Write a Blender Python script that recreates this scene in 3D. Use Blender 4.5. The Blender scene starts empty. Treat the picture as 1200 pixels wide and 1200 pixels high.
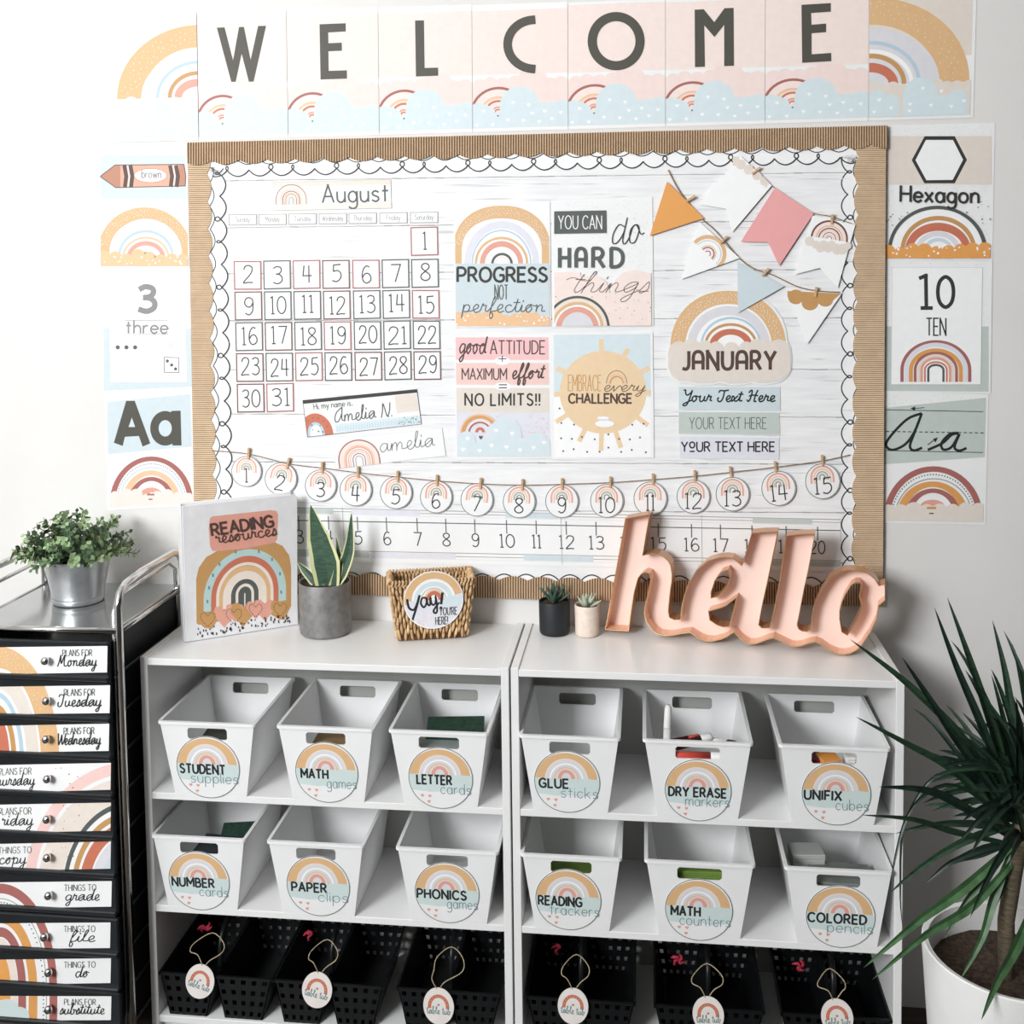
import bpy, math, random
from mathutils import Vector, Matrix
from mathutils.geometry import tessellate_polygon
random.seed(7)
SC = bpy.context.scene
COL = SC.collection
# ------------------------------------------------------------------ camera
CAM = Vector((0.0, -2.45, 1.64))
YAW, PITCH, ROLL, CY, FL = 0.11940, 0.06077, -0.01227, 396.4, 1300.0
_f = Vector((-math.sin(YAW), math.cos(YAW), 0)); _r = Vector((math.cos(YAW), math.sin(YAW), 0)); _u = Vector((0, 0, 1))
CF = _f*math.cos(PITCH) - _u*math.sin(PITCH); _u2 = _u*math.cos(PITCH) + _f*math.sin(PITCH)
CR = _r*math.cos(ROLL) + _u2*math.sin(ROLL); CU = _u2*math.cos(ROLL) - _r*math.sin(ROLL)
cd = bpy.data.cameras.new('camera'); cam = bpy.data.objects.new('camera', cd); COL.objects.link(cam)
m = Matrix((CR, CU, -CF)).transposed().to_4x4(); m.translation = CAM; cam.matrix_world = m
cd.sensor_width = 36; cd.lens = 36*FL/1200; cd.shift_y = -(600-CY)/1200; cd.clip_start = .05
SC.camera = cam
# ------------------------------------------------------------------ light
SC.view_settings.view_transform = 'Standard'; SC.view_settings.look = 'None'
SC.view_settings.exposure = 0.0; SC.view_settings.gamma = 1.0; SC.view_settings.use_curve_mapping = False
wd = bpy.data.worlds.new('world'); SC.world = wd; wd.use_nodes = True
wd.node_tree.nodes['Background'].inputs[0].default_value = (0.93, 0.96, 1.0, 1)
wd.node_tree.nodes['Background'].inputs[1].default_value = 0.05
def area(name, loc, target, sx, sy, power, col):
    l = bpy.data.lights.new(name, 'AREA'); l.shape = 'RECTANGLE'; l.size = sx; l.size_y = sy; l.energy = power; l.color = col
    o = bpy.data.objects.new(name, l); COL.objects.link(o); o.location = loc
    o.rotation_euler = (Vector(target)-Vector(loc)).to_track_quat('-Z', 'Y').to_euler(); return o
area('window_daylight', (-2.72, -2.2, 2.0), (-0.2, -0.2, 0.9), 1.3, 1.2, 6, (1.0, 0.99, 0.975))
area('added_front_key', (-2.05, -3.6, 2.4), (0.25, 0.0, 0.85), 1.1, 1.1, 142, (0.965, 0.985, 1.0))  # added unseen key light, placed to balance the brightness; no window stands there
# ------------------------------------------------------------------ measuring
def ray(px, py): return CF + CR*((px-600)/FL) - CU*((py-CY)/FL)
def hit(px, py, ax, val):
    d = ray(px, py); return CAM + d*((val-CAM[ax])/d[ax])
def WM(x, y, off): return hit(x, y, 1, -off)          # wall point, off metres in front of the wall
def hitplane(px, py, P0, N):
    d = ray(px, py); return CAM + d*((P0-CAM).dot(N)/d.dot(N))
def FM(O, U, V, N): return lambda x, y, off: O + U*x - V*y + N*off
# ------------------------------------------------------------------ materials
def lin(h):
    v = [int(h[i:i+2], 16)/255 for i in (0, 2, 4)]
    return tuple(c/12.92 if c <= .04045 else ((c+.055)/1.055)**2.4 for c in v) + (1,)
MATS = {}
def mat(name, hexc, rough=.6, metal=0, var=.03, scale=30, bump=0, spec=.4, stretch=None, dark=None):
    if name in MATS: return MATS[name]
    m = bpy.data.materials.new(name); m.use_nodes = True; nt = m.node_tree; b = nt.nodes['Principled BSDF']
    c = lin(hexc); b.inputs['Roughness'].default_value = rough; b.inputs['Metallic'].default_value = metal
    b.inputs['Specular IOR Level'].default_value = spec
    tc = nt.nodes.new('ShaderNodeTexCoord'); n = nt.nodes.new('ShaderNodeTexNoise'); n.inputs['Scale'].default_value = scale
    n.inputs['Detail'].default_value = 4
    mp = nt.nodes.new('ShaderNodeMapping'); nt.links.new(tc.outputs['Object'], mp.inputs[0]); nt.links.new(mp.outputs[0], n.inputs['Vector'])
    if stretch: mp.inputs['Scale'].default_value = stretch
    r = nt.nodes.new('ShaderNodeValToRGB'); nt.links.new(n.outputs['Fac'], r.inputs[0])
    d = lin(dark) if dark else tuple(x*(1-var*2.2) for x in c[:3])+(1,)
    r.color_ramp.elements[0].position = .3; r.color_ramp.elements[1].position = .7
    r.color_ramp.elements[0].color = d; r.color_ramp.elements[1].color = tuple(min(1, x*(1+var)) for x in c[:3])+(1,)
    nt.links.new(r.outputs[0], b.inputs['Base Color'])
    if bump:
        bp = nt.nodes.new('ShaderNodeBump'); bp.inputs['Strength'].default_value = bump; bp.inputs['Distance'].default_value = .002
        nt.links.new(n.outputs['Fac'], bp.inputs['Height']); nt.links.new(bp.outputs[0], b.inputs['Normal'])
    MATS[name] = m; return m
INK = dict(rosy='F8C9CB',paper='FAFAFA', white='FFFFFF', tan='E5BC8C', tandark='CC9C64', kraftink='B98C5A', rust='D07A60', salmon='E9A896', mauve='AE6C66', ochre='E3A45F', peach='F3C9A4',
 lightorange='F3C79C', bluepale='DBE9EE', bluegray='D3E0E5', blueline='BCD3E2', cream='F5E6DA', beige='EFE3D8', blush='FAE8E1', pinkpale='F9E3DD', pink='F3ADAD', dark='3A3A37', black='26292B',
 slate='5A605D', brown='5A4440', graylilac='E3E1E6', sage='C9D2CD', sand='EAE0D6', sun='F3D6B0', teal='6F8F92', grayline='9A9A98', graylight='D2D2D2', cocoa='7A4B45', mint='BFDAD8',
 letter='514F47', crayon='E9AF96', crayontip='C08970', orange='EDA85E', pencilgray='8E8E8E', softpink='F7D3CD', seafoam='D6E5E3', lav='E6E6EF')
def ink(n): return mat('ink_'+n, INK[n], .55, var=.015, scale=60)
M_PAPER = mat('paper', 'F7F7F7', .5, var=.01, scale=20)
# ------------------------------------------------------------------ objects
def setp(o, label=None, cat=None, group=None, kind=None):
    if label: o['label'] = label
    if cat: o['category'] = cat
    if group: o['group'] = group
    if kind: o['kind'] = kind
    return o
WLOC = {}
def thing(name, label, cat, loc, group=None):
    o = bpy.data.objects.new(name, None); COL.objects.link(o); o.location = loc; o.empty_display_size = .02
    WLOC[o.name] = Vector(loc); return setp(o, label, cat, group)
class MB:
    def __init__(s): s.V = []; s.F = []; s.M = []; s.S = []; s.mats = []
    def mi(s, m):
        if m not in s.mats: s.mats.append(m)
        return s.mats.index(m)
    def add(s, vs, fs, m, smooth=False):
        b = len(s.V); s.V += [Vector(v) for v in vs]; i = s.mi(m)
        for f in fs: s.F.append([b+k for k in f]); s.M.append(i); s.S.append(smooth)
    def box(s, x0, x1, y0, y1, z0, z1, m, X=None):
        v = [Vector((x, y, z)) for z in (z0, z1) for y in (y0, y1) for x in (x0, x1)]
        if X: v = [X(p) for p in v]
        s.add(v, [(0, 2, 3, 1), (4, 5, 7, 6), (0, 1, 5, 4), (2, 6, 7, 3), (0, 4, 6, 2), (1, 3, 7, 5)], m)
    def rbox(s, x0, x1, y0, y1, z0, z1, m, c=.0015, X=None):
        # box with chamfered edges
        v = []; f = []
        xs = (x0, x1); ys = (y0, y1); zs = (z0, z1)
        idx = {}
        for i in (0, 1):
            for j in (0, 1):
                for k in (0, 1):
                    sx = c if i == 0 else -c; sy = c if j == 0 else -c; sz = c if k == 0 else -c
                    for a in range(3):
                        p = Vector((xs[i] + (0 if a == 0 else sx), ys[j] + (0 if a == 1 else sy), zs[k] + (0 if a == 2 else sz)))
                        idx[i, j, k, a] = len(v); v.append(X(p) if X else p)
        q = lambda *t: [idx[x] for x in t]
        for i in (0, 1):
            a = q((i, 0, 0, 0), (i, 1, 0, 0), (i, 1, 1, 0), (i, 0, 1, 0)); f.append(a if i else a[::-1])
            a = q((0, i, 0, 1), (1, i, 0, 1), (1, i, 1, 1), (0, i, 1, 1)); f.append(a[::-1] if i else a)
            a = q((0, 0, i, 2), (1, 0, i, 2), (1, 1, i, 2), (0, 1, i, 2)); f.append(a if i else a[::-1])
        for i in (0, 1):
            for j in (0, 1):
                f.append(q((i, j, 0, 0), (i, j, 1, 0), (i, j, 1, 1), (i, j, 0, 1)))
                f.append(q((i, 0, j, 0), (i, 1, j, 0), (i, 1, j, 2), (i, 0, j, 2)))
                f.append(q((0, i, j, 1), (1, i, j, 1), (1, i, j, 2), (0, i, j, 2)))
                for k in (0, 1): f.append(q((i, j, k, 0), (i, j, k, 1), (i, j, k, 2)))
        s.add(v, f, m)
    def tube(s, pts, r, m, n=8, closed=False, caps=True, taper=None, twist=None):
        pts = [Vector(p) for p in pts]; N = len(pts); rings = []; up = None
        for i, p in enumerate(pts):
            if closed: t = pts[(i+1) % N]-pts[i-1]
            else: t = pts[min(i+1, N-1)]-pts[max(i-1, 0)]
            if t.length < 1e-9: t = Vector((0, 0, 1))
            t.normalize()
            if up is None: up = t.orthogonal().normalized()
            up = (up - t*up.dot(t)); up = up.normalized() if up.length > 1e-6 else t.orthogonal().normalized()
            w = t.cross(up); rr = r*(taper[i] if taper else 1)
            rings.append([p + up*(math.cos(2*math.pi*k/n)*rr) + w*(math.sin(2*math.pi*k/n)*rr) for k in range(n)])
        vs = [v for g in rings for v in g]; fs = []
        for i in range(N if closed else N-1):
            a = i*n; b = ((i+1) % N)*n
            for k in range(n): fs.append((a+k, a+(k+1) % n, b+(k+1) % n, b+k))
        if caps and not closed: fs.append(tuple(range(n))[::-1]); fs.append(tuple((N-1)*n+k for k in range(n)))
        s.add(vs, fs, m, True)
    def lathe(s, prof, c, m, n=32, X=None):
        c = Vector(c); vs = []; fs = []
        for (r, z) in prof:
            for k in range(n):
                a = 2*math.pi*k/n; p = c+Vector((r*math.cos(a), r*math.sin(a), z)); vs.append(X(p) if X else p)
        for i in range(len(prof)-1):
            for k in range(n): fs.append((i*n+k, i*n+(k+1) % n, (i+1)*n+(k+1) % n, (i+1)*n+k))
        s.add(vs, fs, m, True)
    def obj(s, name, parent=None, origin=None, label=None, cat=None, group=None, kind=None, recalc=True, autos=None):
        if parent is not None: base = WLOC[parent.name]
        elif origin is not None: base = Vector(origin)
        else:
            n = len(s.V); base = Vector((sum(v.x for v in s.V)/n, sum(v.y for v in s.V)/n, min(v.z for v in s.V)))
        me = bpy.data.meshes.new(name); me.from_pydata([v-base for v in s.V], [], s.F)
        for mm in s.mats: me.materials.append(mm)
        me.polygons.foreach_set('material_index', s.M); me.polygons.foreach_set('use_smooth', s.S)
        if recalc:
            import bmesh
            bm = bmesh.new(); bm.from_mesh(me); bmesh.ops.recalc_face_normals(bm, faces=bm.faces); bm.to_mesh(me); bm.free()
        if autos:
            try: me.set_sharp_from_angle(angle=math.radians(autos))
            except Exception: pass
        me.update(); o = bpy.data.objects.new(name, me); COL.objects.link(o)
        if parent is not None: o.parent = parent
        else: o.location = base
        WLOC[o.name] = base
        return setp(o, label, cat, group, kind)
def dup(o, parent=None):
    c = o.copy(); COL.objects.link(c)
    if parent: c.parent = parent
    for ch in list(o.children): dup(ch, c)
    return c
# ------------------------------------------------------------------ flat print
def cr(pts, closed=False, n=5):
    out = []; N = len(pts)
    if N < 3 and not closed: return [tuple(p) for p in pts]
    for i in range(N if closed else N-1):
        g = (lambda k: pts[k % N]) if closed else (lambda k: pts[max(0, min(N-1, k))])
        p0, p1, p2, p3 = g(i-1), g(i), g(i+1), g(i+2)
        for j in range(n):
            t = j/n; t2 = t*t; t3 = t2*t
            out.append(tuple(.5*(2*p1[a] + (p2[a]-p0[a])*t + (2*p0[a]-5*p1[a]+4*p2[a]-p3[a])*t2 + (3*p1[a]-p0[a]-3*p2[a]+p3[a])*t3) for a in (0, 1)))
    if not closed: out.append(tuple(pts[-1]))
    return out
def clippoly(poly, cl):
    a = sum(cl[i][0]*cl[(i+1) % len(cl)][1]-cl[(i+1) % len(cl)][0]*cl[i][1] for i in range(len(cl)))
    sg = 1 if a > 0 else -1
    for i in range(len(cl)):
        A = cl[i]; B = cl[(i+1) % len(cl)]; out = []
        f = lambda p: sg*((B[0]-A[0])*(p[1]-A[1])-(B[1]-A[1])*(p[0]-A[0]))
        for k in range(len(poly)):
            P = poly[k]; Q = poly[(k+1) % len(poly)]; fp, fq = f(P), f(Q)
            if fp >= 0: out.append(P)
            if (fp >= 0) != (fq >= 0):
                t = fp/(fp-fq); out.append((P[0]+(Q[0]-P[0])*t, P[1]+(Q[1]-P[1])*t))
        poly = out
        if len(poly) < 3: return []
    return poly
class Print(MB):
    def __init__(s, mapping, off=0.0, step=.000006):
        super().__init__(); s.map = mapping; s.off = off; s.step = step; s.xf = (0, 0, 1); s.clip = None; s.bilq = None; s.ncorr = 0
    def zoom(s, x0, y0, sc): s.xf = (x0, y0, sc); return s
    def bil(s, TL, TR, BR, BL, W, H): s.bilq = (TL, TR, BR, BL, W, H); return s
    def T(s, p):
        x, y = p
        if s.bilq:
            TL, TR, BR, BL, W, H = s.bilq; u = x/W; v = y/H
            q = [(TL[i]*(1-u)+TR[i]*u)*(1-v)+(BL[i]*(1-u)+BR[i]*u)*v for i in (0, 1)]; return s.map(q[0], q[1], s.off)
        return s.map(s.xf[0]+x/s.xf[2], s.xf[1]+y/s.xf[2], s.off)
    def nx(s): s.off += s.step
    def conv(s, poly, c, nx=True):
        if nx: s.nx()
        else: s.off += 4e-7
        if s.clip: poly = clippoly(poly, s.clip)
        if len(poly) < 3: return
        s.add([s.T(p) for p in poly], [tuple(range(len(poly)))], ink(c) if isinstance(c, str) else c)
    def poly(s, poly, c, holes=()):
        s.nx(); allp = list(poly); loops = [[Vector((p[0], p[1], 0)) for p in poly]]
        for h in holes: allp += list(h); loops.append([Vector((p[0], p[1], 0)) for p in h])
        for t in tessellate_polygon(loops):
            s.conv([allp[t[0]], allp[t[1]], allp[t[2]]], c, False)
    def rect(s, x0, y0, x1, y1, c): s.conv([(x0, y0), (x1, y0), (x1, y1), (x0, y1)], c)
    def disc(s, cx, cy, rx, c, ry=None, n=20, a0=0, a1=360):
        ry = rx if ry is None else ry
        s.conv([(cx+rx*math.cos(math.radians(a0+(a1-a0)*k/n)), cy+ry*math.sin(math.radians(a0+(a1-a0)*k/n))) for k in range(n + (0 if a1-a0 == 360 else 1))], c)
    def stroke(s, pts, w, c, closed=False, cap=.0):
        if not closed:                       # sharp corners: separate, slightly overlapping strokes
            for i in range(1, len(pts)-1):
                a, b, d = pts[i-1], pts[i], pts[i+1]; u = (b[0]-a[0], b[1]-a[1]); v = (d[0]-b[0], d[1]-b[1]); lu = math.hypot(*u); lv = math.hypot(*v)
                if lu > w*.6 and lv > w*.6 and (u[0]*v[0]+u[1]*v[1])/(lu*lv) < .15:
                    e = .32*w; s.stroke(list(pts[:i])+[(b[0]+u[0]/lu*e, b[1]+u[1]/lu*e)], w, c, False, cap)
                    s.stroke([(b[0]-v[0]/lv*e, b[1]-v[1]/lv*e)]+list(pts[i+1:]), w, c, False, cap); return
        s.nx(); P = []
        for p in pts:
            if not P or math.hypot(p[0]-P[-1][0], p[1]-P[-1][1]) > 1e-6: P.append(tuple(p))
        if closed and math.hypot(P[0][0]-P[-1][0], P[0][1]-P[-1][1]) < 1e-6: P.pop()
        N = len(P)
        if N < 2: return
        L = []; R = []
        for i in range(N):
            a = P[i-1] if (i > 0 or closed) else P[i]; b = P[(i+1) % N] if (i < N-1 or closed) else P[i]
            d1 = (P[i][0]-a[0], P[i][1]-a[1]); d2 = (b[0]-P[i][0], b[1]-P[i][1])
            l1 = math.hypot(*d1); l2 = math.hypot(*d2)
            if l1 < 1e-9: d1, l1 = d2, l2
            if l2 < 1e-9: d2, l2 = d1, l1
            n1 = (-d1[1]/l1, d1[0]/l1); n2 = (-d2[1]/l2, d2[0]/l2)
            nx, ny = n1[0]+n2[0], n1[1]+n2[1]; l = math.hypot(nx, ny)
            if l < .3: nx, ny = n2; k = 1
            else:
                nx /= l; ny /= l; k = min(1.8, 1/max(.2, nx*n1[0]+ny*n1[1]))
            ex = ey = 0
            if cap and not closed and i in (0, N-1):
                sgn = -1 if i == 0 else 1; dd, ll = (d2, l2) if i == 0 else (d1, l1); ex = sgn*dd[0]/ll*cap*w; ey = sgn*dd[1]/ll*cap*w
            L.append((P[i][0]+nx*k*w/2+ex, P[i][1]+ny*k*w/2+ey)); R.append((P[i][0]-nx*k*w/2+ex, P[i][1]-ny*k*w/2+ey))
        for i in range(N if closed else N-1):
            j = (i+1) % N; s.conv([L[i], L[j], R[j], R[i]], c, False)
    def arch(s, cx, by, rx, ry, t, c, leg=0, a0=180, a1=0, n=26, ty=None, pw=1.0):
        ty = t if ty is None else ty; s.nx(); o = []; q = []
        for k in range(n+1):
            a = math.radians(a0+(a1-a0)*k/n); ca = math.cos(a); sa = math.sin(a)
            if pw != 1: ca = math.copysign(abs(ca)**pw, ca); sa = math.copysign(abs(sa)**pw, sa)
            o.append((cx+rx*ca, by-ry*sa)); q.append((cx+(rx-t)*ca, by-(ry-ty)*sa))
        if leg:
            o = [(o[0][0], by+leg)]+o+[(o[-1][0], by+leg)]; q = [(q[0][0], by+leg)]+q+[(q[-1][0], by+leg)]
        for k in range(len(o)-1): s.conv([o[k], o[k+1], q[k+1], q[k]], c, False)
    def dome(s, cx, by, rx, ry, c, leg=0):
        s.conv([(cx-rx, by+leg)]+[(cx-rx*math.cos(math.pi*k/24), by-ry*math.sin(math.pi*k/24)) for k in range(25)]+[(cx+rx, by+leg)], c)
    def cloud(s, bumps, ybot, c):
        for (x, y, r) in bumps:
            s.disc(x, y, r, c, n=18)
            if ybot > y: s.rect(x-r, y, x+r, ybot, c)
    def heart(s, x, y, r, c):
        s.conv([(x, y+r), (x-r*.95, y-.1*r), (x-r*.8, y-.75*r), (x-.35*r, y-.85*r), (x, y-.4*r), (x+.35*r, y-.85*r), (x+r*.8, y-.75*r), (x+r*.95, y-.1*r)], c)
    def drop(s, x, y, r, c): s.conv([(x, y-r*1.4), (x+r*.6, y), (x+r*.5, y+r*.8), (x, y+r), (x-r*.5, y+r*.8), (x-r*.6, y)], c)
    def sheet(s, name, poly, m, t=.0005, parent=None, off=None, **kw):
        """a thin card: front polygon and edge skirt"""
        b = MB(); off = s.off if off is None else off
        so = s.off; s.off = off; fr = [s.T(p) for p in poly]; s.off = off-t; bk = [s.T(p) for p in poly]; s.off = so
        tr = tessellate_polygon([[Vector((p[0], p[1], 0)) for p in poly]]); n = len(poly)
        b.add(fr, [tuple(x) for x in tr], m); b.add(fr+bk, [(i, (i+1) % n, n+(i+1) % n, n+i) for i in range(n)], m)
        return b.obj(name, parent, recalc=False, **kw)
# ------------------------------------------------------------------ lettering (stroke alphabets, cap height 10)
G = {}
def gl(k, w, s): G[k] = (w, s)
gl('A', 6, 'L0 0 3 10 6 0|L1.1 3.4 4.9 3.4'); gl('B', 5, 'L0 0 0 10|S0 10 3 9.9 4.4 7.8 3 5.6 0 5.4|S0 5.4 4 5 5 2.7 4 .3 0 0')
gl('C', 6, 'S6 8.4 3.9 10 1.1 8.8 0 5 1.1 1.2 3.9 0 6 1.6'); gl('D', 5.6, 'L0 0 0 10|S0 10 3.4 9.5 5.4 7 5.4 3 3.4 .5 0 0')
gl('E', 4.6, 'L4.6 0 0 0 0 10 4.6 10|L0 5.2 4 5.2'); gl('F', 4.4, 'L0 0 0 10 4.4 10|L0 5.2 3.8 5.2')
gl('G', 6.2, 'S6 8.4 3.9 10 1.1 8.8 0 5 1.1 1.2 3.9 0 6 1.4 6.1 4.4|L6.2 4.6 3.6 4.6'); gl('H', 5.6, 'L0 0 0 10|L5.6 0 5.6 10|L0 5 5.6 5')
gl('I', .1, 'L0 0 0 10'); gl('J', 3, 'S3 10 3 3 2.4 .7 1.2 0 -.3 .4'); gl('K', 5, 'L0 0 0 10|L4.8 10 0 4|L1.4 5.6 5 0'); gl('L', 4.2, 'L0 10 0 0 4.2 0')
gl('M', 7, 'L0 0 0 10 3.5 3.6 7 10 7 0'); gl('N', 5.8, 'L0 0 0 10 5.8 0 5.8 10'); gl('O', 7, 'C3.5 10 1 8.6 0 5 1 1.4 3.5 0 6 1.4 7 5 6 8.6')
gl('P', 5, 'L0 0 0 10|S0 10 3.6 9.8 5 7.2 3.6 4.6 0 4.3'); gl('Q', 7, 'C3.5 10 1 8.6 0 5 1 1.4 3.5 0 6 1.4 7 5 6 8.6|L4.5 2 7 -1')
gl('R', 5.2, 'L0 0 0 10|S0 10 3.4 9.8 4.7 7.4 3.4 5 0 4.7|L2.4 4.7 5.2 0'); gl('S', 4.8, 'S4.5 8.6 2.6 10 .6 8.8 .6 6.6 2.4 5.2 4.4 3.8 4.5 1.4 2.4 0 .1 1.4')
gl('T', 5.4, 'L0 10 5.4 10|L2.7 10 2.7 0'); gl('U', 5.6, 'S0 10 0 3.4 .9 .8 2.8 0 4.7 .8 5.6 3.4 5.6 10'); gl('V', 6, 'L0 10 3 0 6 10')
gl('W', 8.4, 'L0 10 2.1 0 4.2 8.6 6.3 0 8.4 10'); gl('X', 5.6, 'L0 0 5.6 10|L0 10 5.6 0'); gl('Y', 5.8, 'L0 10 2.9 4.8 5.8 10|L2.9 4.8 2.9 0'); gl('Z', 5, 'L0 10 5 10 0 0 5 0')
gl('^', 5.4, 'S0 0 0 3.5 0 7 .9 9.3 2.7 10 4.5 9.3 5.4 7 5.4 3.5 5.4 0|L0 4 5.4 4')      # round-topped A
gl('~', 5.4, 'C2.7 10 .6 8.6 .3 6.4 1.2 4.4 2.7 3.8 4.2 4.4 5.1 6.4 4.8 8.6|L.5 0 4.9 0')    # raised O on a bar
gl('{', 5.4, 'L0 10 5.4 10|L2.7 10 2.7 0|L1 0 4.4 0'); gl('}', 3.2, 'L0 10 3.2 10|L1.6 10 1.6 0|L0 0 3.2 0')   # } = serif I
gl('!', .1, 'L0 10 0 3.2|L0 1 0 0'); gl('+', 6, 'L0 5 6 5|L3 8 3 2'); gl('=', 6, 'L0 6.5 6 6.5|L0 3.5 6 3.5'); gl("'", .1, 'L0 10 0 7.5'); gl('.', .1, 'L0 .8 0 0'); gl(',', .3, 'L.3 .8 0 -1.2')
gl('0', 5.6, 'C2.8 10 .7 8.4 0 5 .7 1.6 2.8 0 4.9 1.6 5.6 5 4.9 8.4'); gl('1', 2.4, 'L0 9.2 1.2 10 1.3 0|L.3 0 2.4 0'); gl('2', 5, 'S.3 7.6 1 9.4 2.8 10 4.6 9 4.7 7 3.4 4.4 0 0 2.6 .1 5 0')
gl('3', 4.8, 'S.4 9 2 10 4 9.4 4.4 7.6 3.4 6 1.6 5.6|S1.6 5.6 3.6 5.2 4.8 3.4 4.4 1.2 2.4 0 .2 .8'); gl('4', 5.2, 'L1 10 .4 4 5.2 4|L3.7 10 3.7 0'); gl('5', 4.8, 'L4.6 10 1 9.7 .8 6|S.8 6 3.2 6.4 4.7 4.6 4.4 1.8 2.4 0 .2 .7')
gl('6', 5.2, 'S4.2 9.4 2.6 10 .9 8 .2 4.4 .8 1.2 2.7 0 4.8 1.4 5 3.6 3.6 5.6 1.6 5.2 .3 3.2'); gl('7', 4.8, 'L0 10 4.8 10 2 0'); gl('8', 5, 'C2.5 10 .8 9.2 .6 7.4 2.5 5.4 4.7 3.4 4.7 1.2 2.5 0 .3 1.2 .3 3.4 2.5 5.4 4.4 7.4 4.2 9.2')
gl('9', 5, 'S4.7 7 3.4 4.7 1.4 5 .3 7 1 9.3 2.8 10 4.5 8.8 4.8 6 4.4 2 2.6 0 .6 1')
gl('a', 4.6, 'C4.4 3 3.8 5.2 2.3 6 .7 5.2 0 3 .7 .8 2.3 0 3.8 .8|L4.6 6 4.6 0'); gl('b', 4.6, 'L0 10 0 0|C4.6 3 3.9 5.2 2.3 6 .8 5.2 .2 3 .8 .8 2.3 0 3.9 .8'); gl('c', 4, 'S4 5 2.4 6 .7 5.2 0 3 .7 .8 2.4 0 4 1')
gl('d', 4.6, 'C4.4 3 3.8 5.2 2.3 6 .7 5.2 0 3 .7 .8 2.3 0 3.8 .8|L4.6 10 4.6 0'); gl('e', 4.4, 'S.1 3.2 4.4 3.2 3.9 5.2 2.3 6 .7 5.2 0 3 .7 .8 2.4 0 4.1 1.1'); gl('g', 4.6, 'C4.4 3 3.8 5.2 2.3 6 .7 5.2 0 3 .7 .8 2.3 0 3.8 .8|S4.6 6 4.6 -1.4 3.6 -3.4 1.8 -3.8 .2 -2.8')
gl('h', 4.2, 'L0 10 0 0|S0 3.6 1 5.6 2.6 6 3.9 5 4.2 3 4.2 0'); gl('i', .1, 'L0 6 0 0|L0 8.6 0 7.8'); gl('k', 4, 'L0 10 0 0|L3.6 6 0 2.4|L1.2 3.6 4 0'); gl('l', .1, 'L0 10 0 0'); gl('m', 7, 'L0 6 0 0|S0 3.8 1 5.7 2.2 6 3.3 5 3.5 3 3.5 0|S3.5 3.8 4.5 5.7 5.7 6 6.8 5 7 3 7 0')
gl('n', 4.2, 'L0 6 0 0|S0 3.6 1 5.6 2.6 6 3.9 5 4.2 3 4.2 0'); gl('o', 4.8, 'C2.4 6 .7 5.2 0 3 .7 .8 2.4 0 4.1 .8 4.8 3 4.1 5.2'); gl('p', 4.6, 'L0 6 0 -3.8|C4.6 3 3.9 5.2 2.3 6 .8 5.2 .2 3 .8 .8 2.3 0 3.9 .8'); gl('r', 2.8, 'L0 6 0 0|S0 3.6 1 5.6 2.8 6')
gl('s', 3.8, 'S3.6 5.2 2 6 .5 5.2 .6 3.8 2 3.1 3.4 2.3 3.5 .9 2 0 .1 .8'); gl('t', 3, 'L1.4 9 1.4 0|L0 6 3 6'); gl('u', 4.2, 'S0 6 0 3 .3 1 1.6 0 3.2 .4 4.2 2.4|L4.2 6 4.2 0'); gl('v', 4.4, 'L0 6 2.2 0 4.4 6'); gl('w', 6.4, 'L0 6 1.6 0 3.2 5.4 4.8 0 6.4 6')
gl('x', 4.2, 'L0 0 4.2 6|L0 6 4.2 0'); gl('y', 4.4, 'L0 6 2.3 .4|L4.4 6 1 -3.8'); gl('f', 3, 'S3 9.6 1.8 10 1.2 8.6 1.2 0|L0 6 3 6'); gl('z', 4, 'L0 6 4 6 0 0 4 0'); gl('j', 1, 'S1 6 1 -2 0 -3.6|L1 8.6 1 7.8')
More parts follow.
